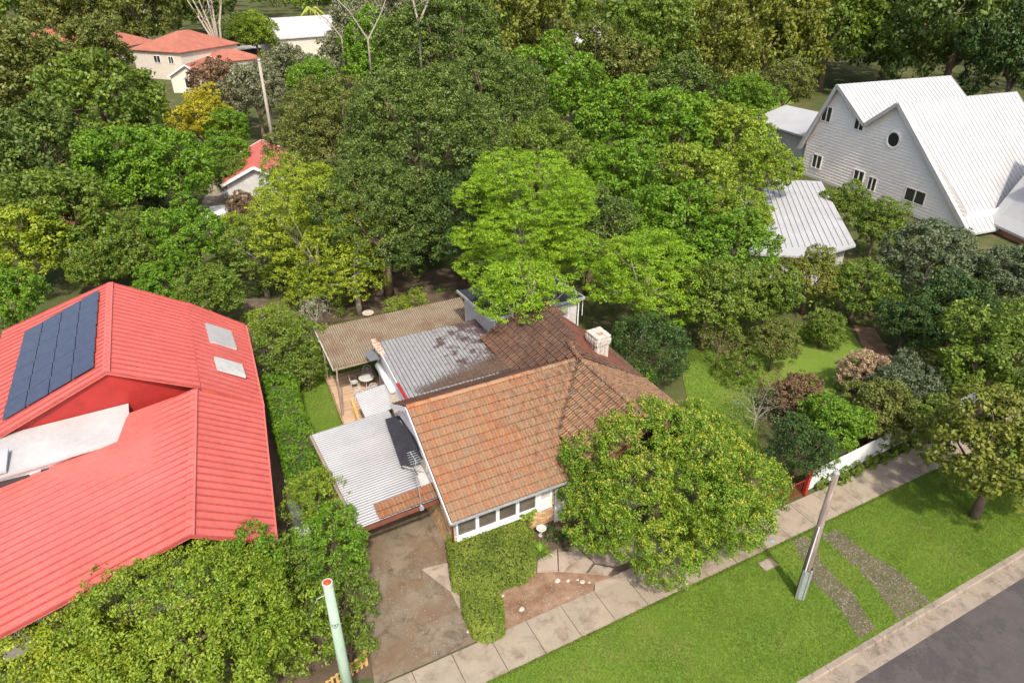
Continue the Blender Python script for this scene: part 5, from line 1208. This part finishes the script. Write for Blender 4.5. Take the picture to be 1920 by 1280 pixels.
# big white house right: facade line from survey
fa, fb_ = at(1800, 440, 0), at(1500, 325, 0)
WH = None
def white_house():
    d = (fa - fb_); Lf = d.length; d.normalize(); nrm_ = Vector((-d.y, d.x, 0))
    if nrm_.dot(FWD) < 0: nrm_ = -nrm_
    # local frame: x along facade (d), y away from viewer
    T_ = thing('white_gabled_house', 'large two storey white house on the right with twin gables and pale roof', 'house', tuple(fb_))
    def P(x, y, z): return Vector((fb_.x, fb_.y, 0)) + d * x + nrm_ * y + UP * z
    def F_(x, y):
        dd = LOOK + RGT * ((x - 960) / FPX) - CUP * ((y - 640) / FPX); q = CAM + dd * ((fb_ - CAM).dot(nrm_) / dd.dot(nrm_)); return ((q - fb_).dot(d), q.z)
    D1 = 15; hw = 4.6; e0, a1_, va, a2_, e1 = F_(1497, 262), F_(1578, 158), F_(1628, 232), F_(1692, 192), F_(1805, 396)
    e0 = (0, e0[1]); e1 = (max(e1[0], Lf), e1[1]); h2 = a2_[1]; Lf = e1[0]
    b = MB(); pr = [P(0, 0, 0), P(e1[0], 0, 0), P(e1[0], 0, e1[1]), P(a2_[0], 0, a2_[1]), P(va[0], 0, va[1]), P(a1_[0], 0, a1_[1]), P(0, 0, e0[1])]
    n = len(pr); pb = [p + nrm_ * D1 for p in pr]; b.add(pr + pb, [(0, 1, 2, 3, 4), (0, 4, 5, 6), (1, n + 1, n + 2, 2), (0, 6, n + 6, n)])
    wl_ = b.build('wall', 'facade_white', T_)
    zc_ = 0
    for k in range(26):
        z_ = .3 + k * .3
        xs_ = [x for x in np.arange(.1, e1[0] - .05, .2) if z_ < np.interp(x, [0, a1_[0], va[0], a2_[0], e1[0]], [e0[1], a1_[1], va[1], a2_[1], e1[1]]) - .15]
        if not xs_: continue
        run = [xs_[0]]
        for q in list(xs_[1:]) + [1e9]:
            if q - run[-1] > .25:
                MB().obox(P(run[0], -.02, z_), P(run[-1] + .02, -.02, z_), .03, .05).build('weatherboard', 'facade_white', wl_); run = [q]
            else: run.append(q)
    r_ = MB(); o = .5
    def sl(p, q):
        (x0, z0), (x1, z1) = p, q; r_.slab([P(x0, -o, z0), P(x1, -o, z1), P(x1, D1, z1), P(x0, D1, z0)], .18)
    ex0 = (-o, e0[1] - .6); ex1 = (e1[0] + 1.1, e1[1] - 1.5)
    sl(ex0, a1_); sl(a1_, va); sl(va, a2_); sl(a2_, ex1); ro_ = r_.build('roof', 'far_white_roof', T_)
    rb = MB()
    for (p, q) in ((ex0, a1_), (a1_, va), (va, a2_), (a2_, ex1)):
        for k in range(30):
            y_ = -o + (D1 + o) * k / 29; rb.obox(P(p[0], y_, p[1] + .02), P(q[0], y_, q[1] + .02), .06, .06, side=nrm_)
    rb.build('roof_rib', 'far_white_roof', ro_, kind='stuff')
    for p, q in ((ex0, a1_), (a1_, va), (va, a2_), (a2_, ex1)):
        MB().obox(P(p[0], -o - .05, p[1] - .12), P(q[0], -o - .05, q[1] - .12), .1, .35, side=nrm_).build('barge_board', 'grey_roof', T_)
    def win(px, py, w, hh, rd=False):
        x, z = F_(px, py)
        if rd:
            b = MB(); b.tube([P(x + math.cos(k * math.pi / 8) * w / 2, -.05, z + math.sin(k * math.pi / 8) * w / 2) for k in range(17)], .12, 6, False); f_ = b.build('window', 'facade_white', T_)
            MB().add([P(x + math.cos(k * math.pi / 8) * w / 2, -.04, z + math.sin(k * math.pi / 8) * w / 2) for k in range(16)], [tuple(range(16))]).build('pane', 'glass', f_); return
        b = MB()
        for s in (-1, 0, 1): b.obox(P(x + s * w / 2, -.05, z - hh / 2), P(x + s * w / 2, -.05, z + hh / 2), .1, .08, side=d)
        for s in (-1, 1): b.obox(P(x - w / 2, -.05, z + s * hh / 2), P(x + w / 2, -.05, z + s * hh / 2), .1, .08)
        f_ = b.build('window', 'facade_white', T_); MB().add([P(x - w / 2, -.04, z - hh / 2), P(x + w / 2, -.04, z - hh / 2), P(x + w / 2, -.04, z + hh / 2), P(x - w / 2, -.04, z + hh / 2)], [(0, 1, 2, 3)]).build('pane', 'glass', f_)
    win(1551, 214, 1.3, 1.5); win(1612, 233, 1.2, 1.1); win(1676, 262, 1.5, 1.5, True)
    win(1532, 303, 1.3, 1.4); win(1610, 332, 1.3, 1.3); win(1635, 345, 1.0, 1.3); win(1716, 368, 2.2, 1.2)
    hw = ex1[1] + 1.2; Lf = ex1[0] - 1.5
    # right hand wing with its own dormer
    b = MB(); b.slab([P(Lf + .3, 3, hw - .8), P(Lf + 9, 1.5, hw - 1.0), P(Lf + 9, 9, h2 - .4), P(Lf + .3, 9, h2 - .2)], .2); b.slab([P(Lf + .3, 9, h2 - .2), P(Lf + 9, 9, h2 - .4), P(Lf + 9, 16, hw - 1), P(Lf + .3, 16, hw - 1)], .2); b.build('roof', 'far_white_roof', T_)
    b = MB(); q = [P(Lf, 3.5, 0), P(Lf + 8.6, 2.2, 0), P(Lf + 8.6, 15, 0), P(Lf, 15, 0)]; b.prism([(p.x, p.y) for p in q], 0, hw - 1.2); b.build('wall', 'terracotta', T_)
    b = MB(); q = [P(Lf + 3, 4.5, 0), P(Lf + 6, 4.2, 0), P(Lf + 6, 7, 0), P(Lf + 3, 7, 0)]; b.prism([(p.x, p.y) for p in q], 3.5, 6.0); dm_ = b.build('dormer', 'old_white', T_)
    q = [P(Lf + 2.7, 4.1, 0), P(Lf + 6.3, 3.8, 0), P(Lf + 6.3, 7.2, 0), P(Lf + 2.7, 7.2, 0)]; MB().prism([(p.x, p.y) for p in q], 6.0, 6.15).build('dormer_roof', 'far_white_roof', dm_)
    MB().add([P(Lf + 3.3, 4.4, 4.9), P(Lf + 5.7, 4.15, 4.9), P(Lf + 5.7, 4.15, 5.7), P(Lf + 3.3, 4.4, 5.7)], [(0, 1, 2, 3)]).build('window', 'glass', dm_)
    # low wing to the left
    b = MB(); b.slab([P(-11, 1, 3.6), P(0, 0, 4.0), P(0, 6, 5.4), P(-11, 6, 5.0)], .18); b.build('side_roof', 'far_white_roof', T_)
    b = MB(); q = [P(-10.5, 1.6, 0), P(0, .8, 0), P(0, 7, 0), P(-10.5, 7, 0)]; b.prism([(p.x, p.y) for p in q], 0, 3.5); b.build('side_wall', 'old_white', T_)
white_house()
lw_ = thing('low_white_shed', 'low building with a wide white metal roof half hidden by light green trees', 'building', tuple(at(1450, 400, 0)))
q = [at(1540, 340, 3.2), at(1605, 460, 2.8), at(1530, 482, 2.8), at(1320, 470, 2.8), at(1310, 330, 3.2)]
lro = MB().slab([tuple(p) for p in q], .15).build('roof', 'far_white_roof', lw_)
lrb = MB()
for k in range(1, 24):
    p_, q_ = q[4].lerp(q[0], k / 24), q[3].lerp(q[1], k / 24) + UP * .02; lrb.obox(p_ + UP * .02, q_, .06, .06)
lrb.build('roof_rib', 'far_white_roof', lro, kind='stuff')
cq = sum((p for p in q), Vector()) / 5; MB().prism([((cq + (p - cq) * .9).x, (cq + (p - cq) * .9).y) for p in q], 0, 2.6).build('wall', 'old_white', lw_)
c = at(345, 72, 6.5); ghouse('cream_two_storey_house', 'cream two storey house with a red tiled hip roof at the upper left', (c.x, c.y), 12, 15, 5.2, math.radians(-50), math.radians(24), 'far_red_tile', 'cream_paint', True, [('f', 0, 3.6, 1.6, 1.2, 0), ('f', 3.5, 3.6, 1.2, 1.2, 0), ('l', 2, 3.6, 1.4, 1.2, 0), ('r', 3, 3.8, 1.4, .9, 0)])
c = at(372, 125, 3.6); ghouse('cream_gabled_house', 'cream house with white gable and red tiled roof below the two storey house', (c.x, c.y), 6, 10, 2.9, math.radians(-28), math.radians(30), 'far_red_tile', 'cream_paint', False, [('f', 0, 1.6, 1.3, 1.6, 0)])
c = at(425, 100, 3.8); ghouse('cream_rear_house', 'cream low house with salmon red hip roof beside the gum trunks', (c.x, c.y), 8, 11, 3.0, math.radians(-75), math.radians(20), 'far_red_tile', 'cream_paint', True, [('r', 0, 1.8, 1.2, 1.0, 0)])
c = at(558, 45, 7); ghouse('white_cottage', 'far white cottage with a white roof and small dark gable window', (c.x, c.y), 11, 15, 5, math.radians(-80), math.radians(32), 'far_white_roof', 'cream_paint', False, [('f', 0, 3.8, 1.3, 1.8, 0), ('l', 2, 2.2, 1.6, 1.6, 0)])
c = at(602, 72, 3.4); ghouse('white_outbuilding', 'long low white roofed building right of the far white cottage', (c.x, c.y), 8, 14, 2.6, math.radians(-65), math.radians(15), 'far_white_roof', 'old_white', False, [('l', 0, 1.5, 1.2, 1.2, 0)])
c = at(465, 86, 2.4); ghouse('garden_pavilion', 'small grey roofed carport under the lime green tree', (c.x, c.y), 5, 7, 2.1, math.radians(-70), math.radians(8), 'grey_roof', 'dark_metal', True)
c = at(482, 280, 5.2); ghouse('small_red_roof_house', 'house with a bright red metal roof glimpsed beside the grey timber pole', (c.x, c.y), 5.2, 9.5, 3.6, math.radians(-14), math.radians(26), 'red_roof', 'old_white', False, [('f', 0, 1.4, 1.0, 1.0, 0)])
c = at(180, 412, 2.6); ghouse('pink_roofed_house', 'low house with a faded pinkish tiled roof between the trees above the solar panels', (c.x, c.y), 5, 8, 2.1, math.radians(15), math.radians(20), 'far_red_tile', 'cream_paint', True)
c = at(110, 62, 5); ghouse('faded_red_roof_house', 'far house with a faded red roof in the top left', (c.x, c.y), 12, 18, 3.6, math.radians(-60), math.radians(22), 'far_red_tile', 'cream_paint', True)
c = at(215, 68, 5); ghouse('red_tile_house', 'far house with a terracotta roof left of the cream two storey house', (c.x, c.y), 10, 12, 3.6, math.radians(-40), math.radians(24), 'far_red_tile', 'cream_paint', True)
c = at(1300, 35, 6); ghouse('orange_roof_house', 'far house with an orange red roof among the trees at the top right', (c.x, c.y), 14, 20, 5.0, math.radians(-62), math.radians(24), 'far_red_tile', 'cream_paint', True)
c = at(1110, 62, 5.5); ghouse('bluish_roof_house', 'far house with a mauve grey roof among trees at the top right of centre', (c.x, c.y), 12, 16, 4.6, math.radians(-30), math.radians(22), 'grey_roof', 'old_white', True)

# gum tree trunks upper left, palm
gm = thing('gum_tree', 'tall gum tree with several pale bare trunks beside the cream house', 'tree', (at(412, 95, 3.5).x, at(412, 95, 3.5).y, 0))
gb_ = at(412, 95, 3.5); gb_.z = 0; rg = random.Random(3)
for k in range(7):
    e = Vector((rg.uniform(-5, 5), rg.uniform(-3, 3), rg.uniform(13, 20))); mdp = Vector((e.x * .25, e.y * .25, e.z * .45))
    b = MB(); b.tube([gb_ + Vector((rg.uniform(-.5, .5), rg.uniform(-.5, .5), 0)), gb_ + mdp, gb_ + e], [.36, .22, .07], 7)
    for j in range(3):
        s_ = mdp.lerp(e, rg.uniform(.2, .8)); b.tube([gb_ + s_, gb_ + s_ + Vector((rg.uniform(-2, 2), rg.uniform(-2, 2), rg.uniform(1, 3)))], [.14, .04], 5)
    b.build('trunk', 'bark_pale', gm, True)
P, D, ti, _, _ = tufted([(rg.uniform(-5, 5), rg.uniform(-4, 4), rg.uniform(15, 20), 2.6, 1.8) for _ in range(8)], .9, 22, .5, 33)
o = bpy.data.objects.new('crown', leaves_mesh('crown', P, D, .5, .2, 'leaf_gum', 33, ti)); COL.objects.link(o); o.parent = gm
eu = thing('bare_limbed_tree', 'pale dead branching limbs standing above the olive canopy at the top', 'tree', tuple(at(770, 60, 0)))
for (x0, y0, z0, x1, y1, z1) in ((690, 75, 12, 650, 10, 18), (690, 75, 12, 715, 30, 17), (785, 45, 16, 770, 5, 20), (785, 45, 16, 800, 8, 20), (640, 70, 11, 605, 25, 15)):
    p, q = at(x0, y0, z0), at(x1, y1, z0); q = Vector((p.x + (x1 - x0) * .12, p.y, z1)); b = MB(); b.tube([(p.x, p.y, z0 - 5), tuple(p), tuple(p.lerp(q, .5) + Vector((.4, 0, .3))), tuple(q)], [.16, .12, .07, .03], 6)
    for j in range(4): s_ = p.lerp(q, .3 + .15 * j); b.tube([s_, s_ + Vector((rg.uniform(-2, 2), rg.uniform(-1, 1), rg.uniform(.5, 1.8)))], [.045, .015], 4)
    b.build('limb', 'bark_pale', eu, True)
pm_ = thing('palm_tree', 'palm with arching yellow green fronds above the far white cottage', 'palm tree', tuple(at(590, 48, 0)))
pc = at(585, 18, 8.5); MB().tube([(pc.x, pc.y, 0), (pc.x + .2, pc.y, 5), (pc.x, pc.y, 8.5)], [.35, .28, .22], 8).build('trunk', 'bark_pale', pm_, True)
for k in range(18):
    a = k * 2.4; el = rg.uniform(.1, 1.1); L_ = 3.4; b = MB(); pv = None
    for j in range(9):
        t_ = j / 8; r_ = L_ * t_; p = pc + Vector((math.cos(a) * r_ * math.cos(el), math.sin(a) * r_ * math.cos(el), math.sin(el) * r_ - 2.2 * t_ * t_ * 1.3))
        if pv is not None:
            s_ = (p - pv).cross(UP).normalized()
            for sg in (-1, 1): b.add([pv, p, p + s_ * sg * .38 * (1 - abs(t_ - .45)) - UP * .45, pv + s_ * sg * .33 * (1 - abs(t_ - .5)) - UP * .4], [(0, 1, 2, 3)], .6 + .3 * rg.random())
        pv = p
    b.build('frond', 'leaf_yellow', pm_)

# ------------------------------------------------------------------ poles
pb = at(1497, 1117, 0)
tp = thing('timber_power_pole', 'weathered brown timber power pole with a grey metal guard at its foot on the verge', 'power pole', tuple(pb))
MB().tube([(pb.x, pb.y, -.1), (pb.x, pb.y, 2), (pb.x, pb.y, 6.25)], [.155, .145, .105], 14).build('shaft', 'pole_timber', tp, True)
gd = MB()
vs = []; 
for z in (0, 1.55):
    for k in range(7):
        a = math.radians(-110 + k * 32) + math.atan2(-.75, .2); vs.append((pb.x + math.cos(a) * .20 + .02, pb.y + math.sin(a) * .20, z))
gd.add(vs, [(k, k + 1, 8 + k, 7 + k) for k in range(6)]); gd.build('metal_guard', 'galv', tp)
MB().box((pb.x - .05, pb.y - .235, 0), (pb.x + .06, pb.y - .19, 1.6)).build('metal_guard', 'galv', tp)
MB().tube([(pb.x - .145, pb.y - .06, 1.5), (pb.x - .13, pb.y - .06, 3.8)], .024, 6).build('conduit', 'white_paint', tp)
MB().lathe((pb.x, pb.y, 6.25), [(.11, 0), (.12, .02), (.10, .07), (.03, .09)], 12).build('cap', 'galv', tp)
for s in (-1, 1):
    MB().obox((pb.x, pb.y, 5.95), (pb.x + s * .22, pb.y + .05, 6.0), .03, .03).build('bracket', 'galv', tp)
    MB().lathe((pb.x + s * .22, pb.y + .05, 6.0), [(.02, 0), (.045, .03), (.03, .06), (.045, .09), (.01, .12)], 10).build('insulator', 'pot_white', tp)
pg = Vector((1.44, 14.0, 0)); PT = 6.7
gp_ = thing('pale_green_pole', 'pale green painted street pole with a rusty red top at the lower left', 'pole', tuple(pg))
MB().tube([(pg.x, pg.y, -.1), (pg.x, pg.y, PT)], [.18, .135], 20).build('shaft', 'pole_green', gp_, True)
MB().lathe((pg.x, pg.y, PT - .12), [(.139, 0), (.148, .01), (.148, .13), (.125, .135), (.12, .11)], 20).build('collar', 'pot_white', gp_)
MB().lathe((pg.x, pg.y, PT), [(.10, -.02), (.112, .012), (.05, .022), (.0, .024)], 9).build('cap', 'rust', gp_)
MB().tube([(pg.x - .13, pg.y, PT - .45), (pg.x - .35, pg.y - .05, PT - .42), (pg.x - .42, pg.y - .05, PT - .55)], .014, 6).build('bracket', 'galv', gp_)
MB().tube([(pg.x - .42, pg.y - .05, PT - .55), (pg.x - .7, pg.y + .1, PT - 1.3)], .022, 6).build('service_cable', 'dark_metal', gp_)
# graffiti heart drawn round the shaft
hb = MB(); ctr = math.atan2(-.89, -.35 + .15); zz0 = 5.05
def onp(dx, dz, r=.161): 
    a = ctr + dx / .155; return (pg.x + math.cos(a) * r, pg.y + math.sin(a) * r, zz0 + dz)
hp = [onp(.095 * math.sin(t_) ** 3, .10 * (.8125 * math.cos(t_) - .3125 * math.cos(2 * t_) - .125 * math.cos(3 * t_) - .0625 * math.cos(4 * t_))) for t_ in [i * math.pi / 12 for i in range(25)]]
hb.tube(hp, .007, 4, False); hb.tube([onp(-.03, .04), onp(.0, -.02), onp(.035, .045)], .005, 4, False); hb.tube([onp(-.03, -.02), onp(.035, .0)], .005, 4, False)
hb.build('heart_graffiti', 'dark_metal', gp_)
b0, b1 = at(487, 122, 0), None
pbk = at(512, 268, 2.5); bp = thing('grey_timber_pole', 'tall slim grey timber pole rising behind the small bright red roof', 'pole', (pbk.x, pbk.y, 0))
MB().tube([(pbk.x, pbk.y, 0), (pbk.x, pbk.y, 11.3)], [.22, .15], 10).build('shaft', 'bark_pale', bp, True)
MB().lathe((pbk.x, pbk.y, 11.3), [(.18, 0), (.18, .1), (.1, .2)], 8).build('cap', 'galv', bp)

# ------------------------------------------------------------------ fences, gate
rg = random.Random(11)
gt = thing('red_gate', 'dark red metal bar gate between the footpath and the shrubs', 'gate', (22, 15.05, 0))
for u_ in np.arange(20.6, 22.85, .125): MB().tube([(u_, 15.05, .05), (u_, 15.05, .95)], .010, 5).build('bar', 'red_paint', gt)
for z in (.12, .9): MB().tube([(20.55, 15.05, z), (22.85, 15.05, z)], .018, 6).build('rail', 'red_paint', gt)
gpst = thing('red_gate_post', 'square dark red timber post at the end of the white fence', 'post', (23.0, 15.0, 0))
MB().box((22.92, 14.93, 0), (23.08, 15.09, 1.35)).build('shaft', 'red_paint', gpst); MB().box((22.9, 14.91, 1.35), (23.1, 15.11, 1.39)).build('cap', 'red_paint', gpst)
wfn = thing('white_fence', 'white vertical board fence along the footpath to the right', 'fence', (28, 15.3, 0))
u_ = 23.12; pk = MB().box((0, 0, .04), (.105, .022, 1.2)).mesh('paling', 'white_paint')
while u_ < 37:
    o = link('paling', pk, wfn); o.location = (u_, 15.12 + (u_ - 23) * .045 , R.uniform(-.01, .01)); u_ += .118
    if len(wfn.children) > 130: break
for z in (.3, 1.0): MB().obox((23.1, 15.17, z), (37, 15.79, z), .04, .07).build('rail', 'white_paint', wfn)
P, D, ti, _, _ = tufted([(24.2 + i * .8, 14.98 + (i * .8) * .045, .12, .42, .30) for i in range(13)], .14, 22, .9, 77)
leafpatch('ivy_groundcover', 'low ivy groundcover spilling onto the footpath under the white fence', 'groundcover', P, D, .08, .06, 'leaf_mid', 77, tint=ti)['kind'] = 'stuff'
yf = thing('yellow_paling_fence', 'short golden timber paling fence at the foot of the pale green pole', 'fence', (2.6, 14.9, 0))
a0, a1 = at(612, 1275, .75), at(683, 1222, .75)
n = 9
for k in range(n):
    p = a0.lerp(a1, k / (n - 1)); MB().obox((p.x, p.y, .05), (p.x, p.y, .72 + (.08 if k == n - 1 else 0)), .085 if k < n - 1 else .11, .025 if k < n - 1 else .1, side=(a1 - a0)).build('paling' if k < n - 1 else 'post', 'timber_gold', yf)
for z in (.2, .6): MB().obox((a0.x, a0.y + .03, z), (a1.x, a1.y + .03, z), .03, .06).build('rail', 'timber_gold', yf)

# ------------------------------------------------------------------ small things
up_ = thing('utility_pit_cover', 'square grey concrete utility pit lid set in the verge near the footpath', 'pit cover', tuple(at(1440, 1058, 0)))
c = at(1440, 1058, 0); MB().box((c.x - .36, c.y - .24, 0), (c.x + .36, c.y + .24, .035)).build('frame', 'kerb_concrete', up_); MB().box((c.x - .32, c.y - .20, .0), (c.x + .32, c.y + .20, .045)).build('lid', 'path_concrete', up_)
c = at(1448, 1015, .06); b = MB(); b.add([(c.x - .14, c.y + .02, .06), (c.x, c.y - .05, .075), (c.x + .13, c.y - .02, .06), (c.x + .05, c.y + .06, .09)], [(0, 1, 3), (1, 2, 3)]); b.add([(c.x - .14, c.y + .02, .055), (c.x, c.y - .05, .06), (c.x + .13, c.y - .02, .055), (c.x + .05, c.y + .06, .06)], [(0, 3, 1), (1, 3, 2)])
tag(b.build('litter_wrapper', 'blue_litter'), 'scrap of blue litter lying on the footpath by the street tree', 'litter')
bb_ = at(690, 588, .75); bt = thing('bird_bath', 'terracotta bird bath bowl behind the patio roof', 'bird bath', (bb_.x, bb_.y, 0))
MB().lathe((bb_.x, bb_.y, 0), [(.25, 0), (.22, .06), (.09, .12), (.08, .65), (.14, .7)], 14).build('pedestal', 'terracotta', bt, True)
MB().lathe((bb_.x, bb_.y, .7), [(.12, 0), (.36, .08), (.40, .14), (.36, .14), (.10, .05)], 18).build('bowl', 'stone', bt, True)
pt = at(1015, 990, .40); bt = thing('white_bird_bath', 'round white bird bath beside the flax lily near the front door', 'bird bath', (pt.x, pt.y, 0))
MB().lathe((pt.x, pt.y, 0), [(.14, 0), (.12, .05), (.06, .1), (.06, .30), (.1, .34)], 14).build('pedestal', 'pot_white', bt, True)
MB().lathe((pt.x, pt.y, .32), [(.08, 0), (.20, .06), (.23, .11), (.20, .11), (.08, .05)], 18).build('bowl', 'pot_white', bt, True)
for k, (x, y, s, lb) in enumerate(((1045, 1089, .13, 'largest white rock at the top edge of the bare dirt bed'), (1065, 1089, .09, 'pale rock just right of the largest white rock in the dirt bed'), (1092, 1091, .12, 'flat pinkish rock near the right end of the dirt bed'),
                                  (942, 1117, .09, 'small white rock at the hedge edge of the dirt bed'), (1083, 1087, .07, 'small pale rock between the two pinkish rocks in the dirt bed'), (978, 1142, .13, 'brown rock half buried at the lower left of the dirt bed'),
                                  (1105, 1092, .07, 'small rock by the path corner at the right of the dirt bed'), (878, 1184, .09, 'white stone at the driveway edge under the narrow hedge'), (633, 742, .16, 'flat sandy stone against the deck edge on the lawn'))):
    c = at(x, y, 0); b = MB(); n = 9; prof = []
    rg_ = random.Random(k)
    rings = [[(math.cos(a * 6.283 / n) * s * f * rg_.uniform(.8, 1.15), math.sin(a * 6.283 / n) * s * .8 * f * rg_.uniform(.8, 1.15), z * s) for a in range(n)] for f, z in ((1, 0), (.95, .35), (.6, .65))]
    vs = [(c.x + p[0], c.y + p[1], p[2]) for r_ in rings for p in r_]; b.add(vs, [(i * n + j, i * n + (j + 1) % n, (i + 1) * n + (j + 1) % n, (i + 1) * n + j) for i in range(2) for j in range(n)] + [tuple(2 * n + j for j in range(n))])
    tag(b.build('garden_rock', 'stone'), lb, 'rock', 'rocks on the bare dirt bed' if k < 7 else None)
# flax lilies
def strappy(label, x, y, n, L_, leaf, seed, name='flax_lily'):
    c = at(x, y, 0); T_ = thing(name, label, 'plant', tuple(c)); rg_ = random.Random(seed)
    for k in range(n):
        a = rg_.uniform(0, 6.28); l = L_ * rg_.uniform(.6, 1.1); b = MB(); dr = Vector((math.cos(a), math.sin(a), 0)); sd_ = dr.cross(UP); vs = []; t0 = rg_.random()
        for t_ in (0, .35, .7, 1): p = c + dr * (l * .85 * t_) + UP * (l * (1.1 * t_ - 1.0 * t_ * t_) + .02); w = .028 * (1 - t_ * .85); vs += [p - sd_ * w, p + sd_ * w]
        b.add(vs, [(0, 1, 3, 2), (2, 3, 5, 4), (4, 5, 7, 6)], t0); b.build('leaf', leaf, T_)
strappy('green strappy flax lily at the right end of the box hedge', 1013, 1035, 70, .75, 'leaf_bright', 1)
strappy('smaller strappy lily at the low end of the narrow hedge', 925, 1180, 30, .4, 'leaf_lime', 2)
strappy('strappy plant under the patio roof post beside the lawn', 600, 700, 30, .6, 'leaf_bright', 3)
strappy('bright big leaved plant poking above the back of the patio roof', 825, 547, 22, .9, 'leaf_bright', 4, 'broad_leaf_plant')
strappy('grassy tuft at the far corner of the patio roof', 858, 553, 40, .6, 'leaf_olive', 5, 'grass_tuft')
strappy('thin spiky plant left of the terracotta bird bath', 660, 592, 24, .8, 'leaf_olive', 6, 'spiky_plant')
def smallplant(label, x, y, h, leaf, seed, n=5):
    c = at(x, y, h * .5); T_ = thing('potted_frangipani', label, 'plant', (c.x, c.y, 0)); rg_ = random.Random(seed); b = MB(); tips = []
    for k in range(n):
        e = c + Vector((rg_.uniform(-.35, .35), rg_.uniform(-.2, .2), h * rg_.uniform(.2, .5))); b.tube([(c.x, c.y, 0), ((c.x + e.x) / 2, (c.y + e.y) / 2, h * .5), tuple(e)], [.03, .022, .012], 5); tips.append(e)
    b.build('stem', 'terracotta', T_)
    P, D, ti, _, _ = tufted([(t_.x, t_.y, t_.z, .12, .10) for t_ in tips], .08, 8, .8, seed); me = leaves_mesh('foliage', P, D, .16, .07, leaf, seed, ti); link('foliage', me, T_)
smallplant('spindly young plant with lime leaves against the brick wall under the windows', 992, 985, 1.2, 'leaf_lime', 5)
P, D, ti, _, _ = tufted([(at(1035 + i * 14, 1000 + (i % 3) * 9, .2).x, at(1035 + i * 14, 1000 + (i % 3) * 9, .2).y, .2, .32, .22) for i in range(7)], .12, 16, .8, 78)
leafpatch('low_garden_plants', 'dark low garden plants beside the front path under the street tree', 'plants', P, D, .09, .05, 'leaf_gloss', 78, tint=ti)['kind'] = 'stuff'
# fallen leaves: driveway, skillion, footpath
g3 = np.random.default_rng(8)
def litter(name, label, n, fn, L_=.05, m='leaf_dry'):
    P = np.array([fn() for _ in range(n)]); me = leaves_mesh(name, P, np.tile([0, 0, 1.], (n, 1)), L_, L_ * .5, m, 9, g3.random(n), rnd=.2, upb=1.5); return tag(link(name, me, None, 'stuff'), label, 'leaf litter')
litter('fallen_leaves', 'brown fallen leaves along the gutter, kerb and footpath edges', 900, lambda: (g3.uniform(14, 30), 8.05 + g3.normal() * .12, -.13) if g3.random() < .3 else (g3.uniform(8, 24), 13.3 + abs(g3.normal()) * .5, .06))
def valley_l():
    t_ = g3.random(); x = 8 + 5 * math.sqrt(t_); y = 25.5 + abs(g3.normal()) * .25 * (1 + (x - 8) * .5)
    return (x, min(y, 29), SKZ + .07 + .0)
litter('roof_debris', 'dark brown leaf debris banked where the metal roof meets the mossy tiles', 9000, valley_l, .06, 'leaf_debris')
def vl2():
    t_ = g3.random(); p = VF.lerp(J_, t_); return (p.x + g3.normal() * .07, p.y + g3.normal() * .07, p.z + .10)
litter('valley_debris', 'dark leaf debris packed in the valley of the tiled roof', 1500, vl2, .05, 'leaf_debris')
def twg(): 
    return (g3.uniform(12.6, 15), g3.uniform(25, 28.5), 0)
# cars on the back lane
def car(label, x, y, rot, grp):
    c = at(x, y, .7); T_ = thing('parked_car', label, 'car', (c.x, c.y, 0), rot, grp); Mx = T_.matrix_basis
    def P(p): return Mx @ Vector(p)
    prof = [(-2.15, .35), (-2.2, .75), (-1.95, 1.0), (-1.3, 1.05), (-.75, 1.42), (.75, 1.45), (1.5, 1.08), (2.1, .98), (2.2, .6), (2.15, .35)]
    b = MB(); n = len(prof)
    for s, w in ((-1, .86), (1, .86)): b.v += [tuple(P((x_, s * (w if z_ < 1.1 else .66), z_))) for x_, z_ in prof]; b.t += [0.] * n
    b.f = [tuple(range(n)), tuple(range(n, 2 * n))[::-1]] + [(i, n + i, n + (i + 1) % n, (i + 1) % n) for i in range(n)]; b.build('body', 'car_paint', T_)
    for s in (-1, 1):
        b = MB(); b.add([P((-1.15, s * .80, 1.1)), P((1.3, s * .80, 1.1)), P((.75, s * .70, 1.38)), P((-.75, s * .70, 1.38))], [(0, 1, 2, 3)]); b.build('side_window', 'glass', T_)
        for x_ in (-1.35, 1.35): MB().tube([P((x_, s * .88, .33)), P((x_, s * .70, .33))], .33, 14).build('wheel', 'tyre', T_)
        MB().add([P((2.205, s * .75, .65)), P((2.205, s * .45, .65)), P((2.18, s * .45, .85)), P((2.18, s * .75, .85))], [(0, 1, 2, 3)]).build('headlight', 'galv', T_)
    MB().add([P((1.45, -.7, 1.12)), P((1.45, .7, 1.12)), P((.8, .62, 1.44)), P((.8, -.62, 1.44))], [(0, 1, 2, 3)]).build('windscreen', 'glass', T_)
    return T_
car('white car parked on the back lane just left of the pale shed wall', 442, 352, math.radians(75), 'white cars on the back lane')
car('second white car on the back lane nearest the small red roofed house', 487, 345, math.radians(75), 'white cars on the back lane')
car('white car furthest down the back lane beside the blurred trees', 410, 405, math.radians(80), 'white cars on the back lane')
